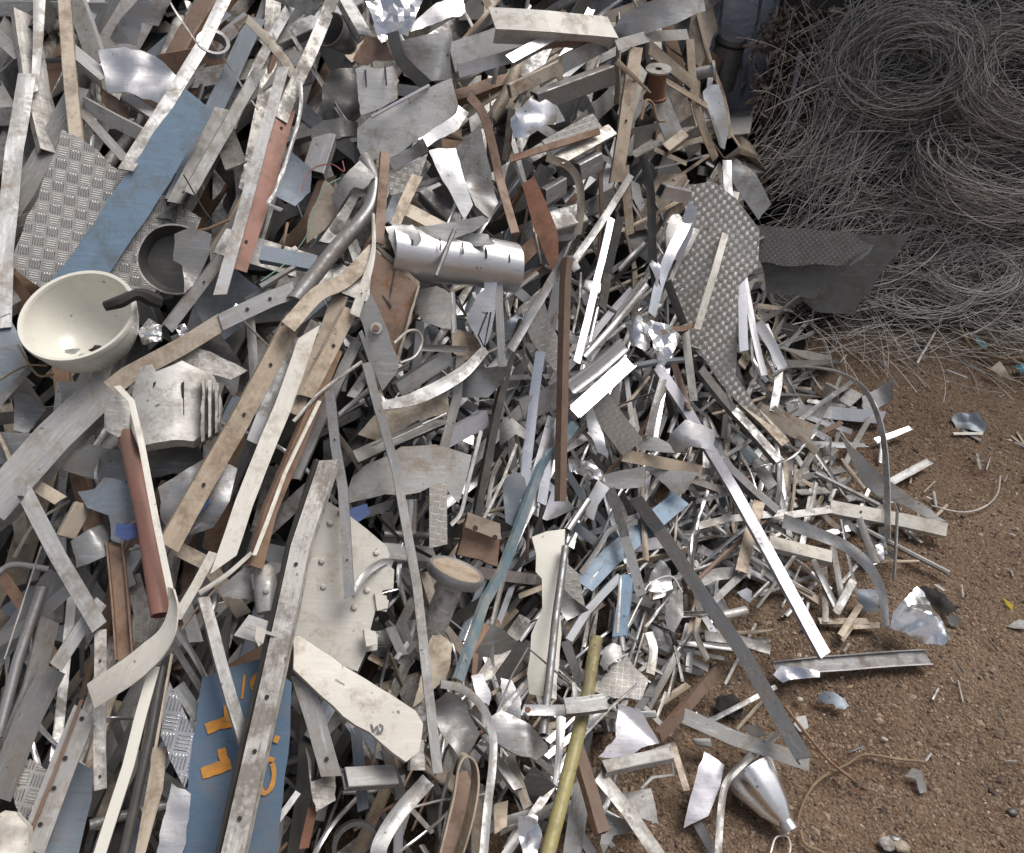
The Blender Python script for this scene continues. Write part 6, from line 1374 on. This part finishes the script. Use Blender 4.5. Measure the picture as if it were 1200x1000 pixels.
# labels for them
MW = {'lavender': 'lilac grey', 'dull': 'dull grey', 'pale': 'pale grey', 'bright': 'bright silver', 'mirror': 'mirror-bright', 'tan': 'dusty tan', 'brown': 'brown', 'rust': 'rusty', 'slate': 'blue-grey',
      'dark': 'dark', 'cream': 'cream', 'grimy': 'stained grey', 'tread_fine': 'ribbed tan', 'tread': 'ribbed grey', 'teal': 'teal'}
KW = {'metal_strip': 'thin strip', 'flat_bar': 'flat bar', 'angle_bar': 'angle', 'channel_bar': 'channel', 'box_tube': 'square tube', 'round_tube': 'round tube', 'metal_rod': 'thin rod', 'sheet_offcut': 'sheet offcut', 'bent_strap': 'curled strap'}
SHORT = [('white bowl', 91, 375), ('round dark pan', 205, 300), ('light blue plate', 160, 220), ('metal ring', 250, 54), ('crinkled white foil', 465, 20), ('large folded sheet', 480, 150),
         ('dark dented box', 400, 110), ('beige C-beam', 640, 30), ('rusty cup', 770, 95), ('white flanged fitting', 830, 84), ('ribbed boards', 680, 165), ('slotted cylinder', 528, 305),
         ('open tray', 465, 340), ('bolted bracket', 440, 390), ('red bar', 308, 220), ('ribbed housing', 210, 480), ('red pipe', 170, 615), ('pointed cream bar', 305, 540), ('half-moon sheet', 480, 550),
         ('riveted panel', 405, 690), ('metal spool', 533, 680), ('hooked brown bar', 664, 430), ('wide bright channel', 700, 442), ('tall tread plate', 840, 330), ('crushed bottle shape', 745, 395),
         ('glossy blue channel', 740, 635), ('waisted cream plate', 640, 720), ('long ribbed angle', 845, 740), ('lavender strip', 900, 640), ('yellow tube', 670, 860), ('trapezoid sheet', 735, 860),
         ('metal cone', 893, 930), ('navy plate', 275, 890), ('wide cream beam', 420, 820), ('upside-down U ribbon', 545, 920), ('holed beige angle', 70, 910), ('twisted tape end', 140, 795),
         ('polished white bar', 150, 880), ('toothed grey sheet', 130, 590), ('cream bar on soil', 1040, 606), ('arching thin strap', 1030, 480), ('rust-marked tan bar', 775, 545), ('boomerang strap', 510, 460),
         ('grimy worn bar', 325, 780), ('roller end', 312, 690), ('slotted pale plate', 440, 105), ('grey gutter', 400, 290), ('crushed silver tube', 535, 850), ('leaning pale board', 880, 115), ('teal long bar', 600, 640),
         ('yellowish upright tube', 80, 80), ('wide channel under the bowl', 62, 510), ('mid brown bar', 372, 415), ('bluish white blade', 575, 350), ('chequered strip', 514, 600), ('pipe stub', 858, 720),
         ('tan dish edge', 600, 865), ('level pale tube', 435, 905), ('tread offcut', 205, 860), ('concrete-like lump', 15, 970)]
def direction(dx, dy):
    if abs(dx) < .45 * abs(dy): return 'just above' if dy < 0 else 'just below'
    if abs(dy) < .45 * abs(dx): return 'just right of' if dx > 0 else 'just left of'
    return ('above and ' if dy < 0 else 'below and ') + ('right of' if dx > 0 else 'left of')
used = set()
def lean(a):
    d = math.degrees(a) % 180
    return 'lying level' if d < 18 or d > 162 else 'standing steep' if 72 < d < 108 else 'rising right' if d < 90 else 'falling right'
def auto_label(f, x, y, c):
    nmw = KW[f[3]]; mw = MW.get(f[2], 'grey'); sz = 'long' if f[7] > 170 else 'short' if f[7] < 80 else ''
    S_ = sorted(SHORT, key=lambda s: (s[1] - x) ** 2 + (s[2] - y) ** 2)
    for j in range(6):
        s = S_[j]; d = direction(x - s[1], y - s[2])
        near = abs(x - s[1]) + abs(y - s[2]) < 26
        d2 = 'showing beside' if near else d
        for lab in (f'{sz} {mw} {nmw} {lean(f[6])}, {d2} the {s[0]}'.strip(), f'{"mostly hidden" if c < 25 else "wide" if f[8] > 20 else "narrow"} {mw} {nmw} {lean(f[6])}, {d2} the {s[0]}'):
            if lab not in used and len(lab.split()) <= 16: used.add(lab); return lab
    s2 = S_[1]
    return f'{mw} {nmw} {lean(f[6])} between the {S_[0][0]} and the {s2[0]}'
for i in order:
    V, Fc, m, nm, px, py, ang, L, wp_, mid, tn = FILL[i]
    z = tn.orthogonal().normalized()
    if nm != 'sheet_offcut':
        v = (CAM - mid).normalized(); z = (v - tn * v.dot(tn)).normalized()
    else: z = (CAM - mid).normalized(); z = (z - tn * z.dot(tn)).normalized()
    o = make(nm, V, Fc, m, origin=mid, axes=[tn, z.cross(tn), z])
    lab = auto_label(FILL[i], sx[i] / cnt[i], sy[i] / cnt[i], cnt[i]); tag(o, lab, CATS[nm], GRP.get(nm))
# the rest, and a core sheet coloured near-black as gap shade: one mass
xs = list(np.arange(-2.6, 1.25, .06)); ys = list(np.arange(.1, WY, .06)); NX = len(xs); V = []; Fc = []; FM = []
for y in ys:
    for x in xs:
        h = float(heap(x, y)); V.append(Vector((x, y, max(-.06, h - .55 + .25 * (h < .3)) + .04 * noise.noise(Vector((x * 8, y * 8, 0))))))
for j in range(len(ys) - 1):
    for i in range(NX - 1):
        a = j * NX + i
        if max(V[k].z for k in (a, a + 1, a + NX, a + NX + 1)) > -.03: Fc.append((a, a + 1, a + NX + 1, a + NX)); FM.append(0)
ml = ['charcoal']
for i, f in enumerate(FILL):
    if i in chosen: continue
    if f[2] not in ml: ml.append(f[2])
    b = len(V); V += f[0]; k = ml.index(f[2])
    for q in f[1]: Fc.append(tuple(b + j for j in q)); FM.append(k)
o = make('scrap_metal', V, Fc, ml, origin=Vector((0, 0, 0)), fm=FM, ang=30); tag(o, 'deeper mass of small mixed scrap over a near-black sheet coloured as gap shade', 'scrap', kind='stuff')
for o in SC.objects:
    if o.name.startswith(('crumpled_foil',)) and o.data.materials[0].name == 'mirror': pass
    o.hide_render = False
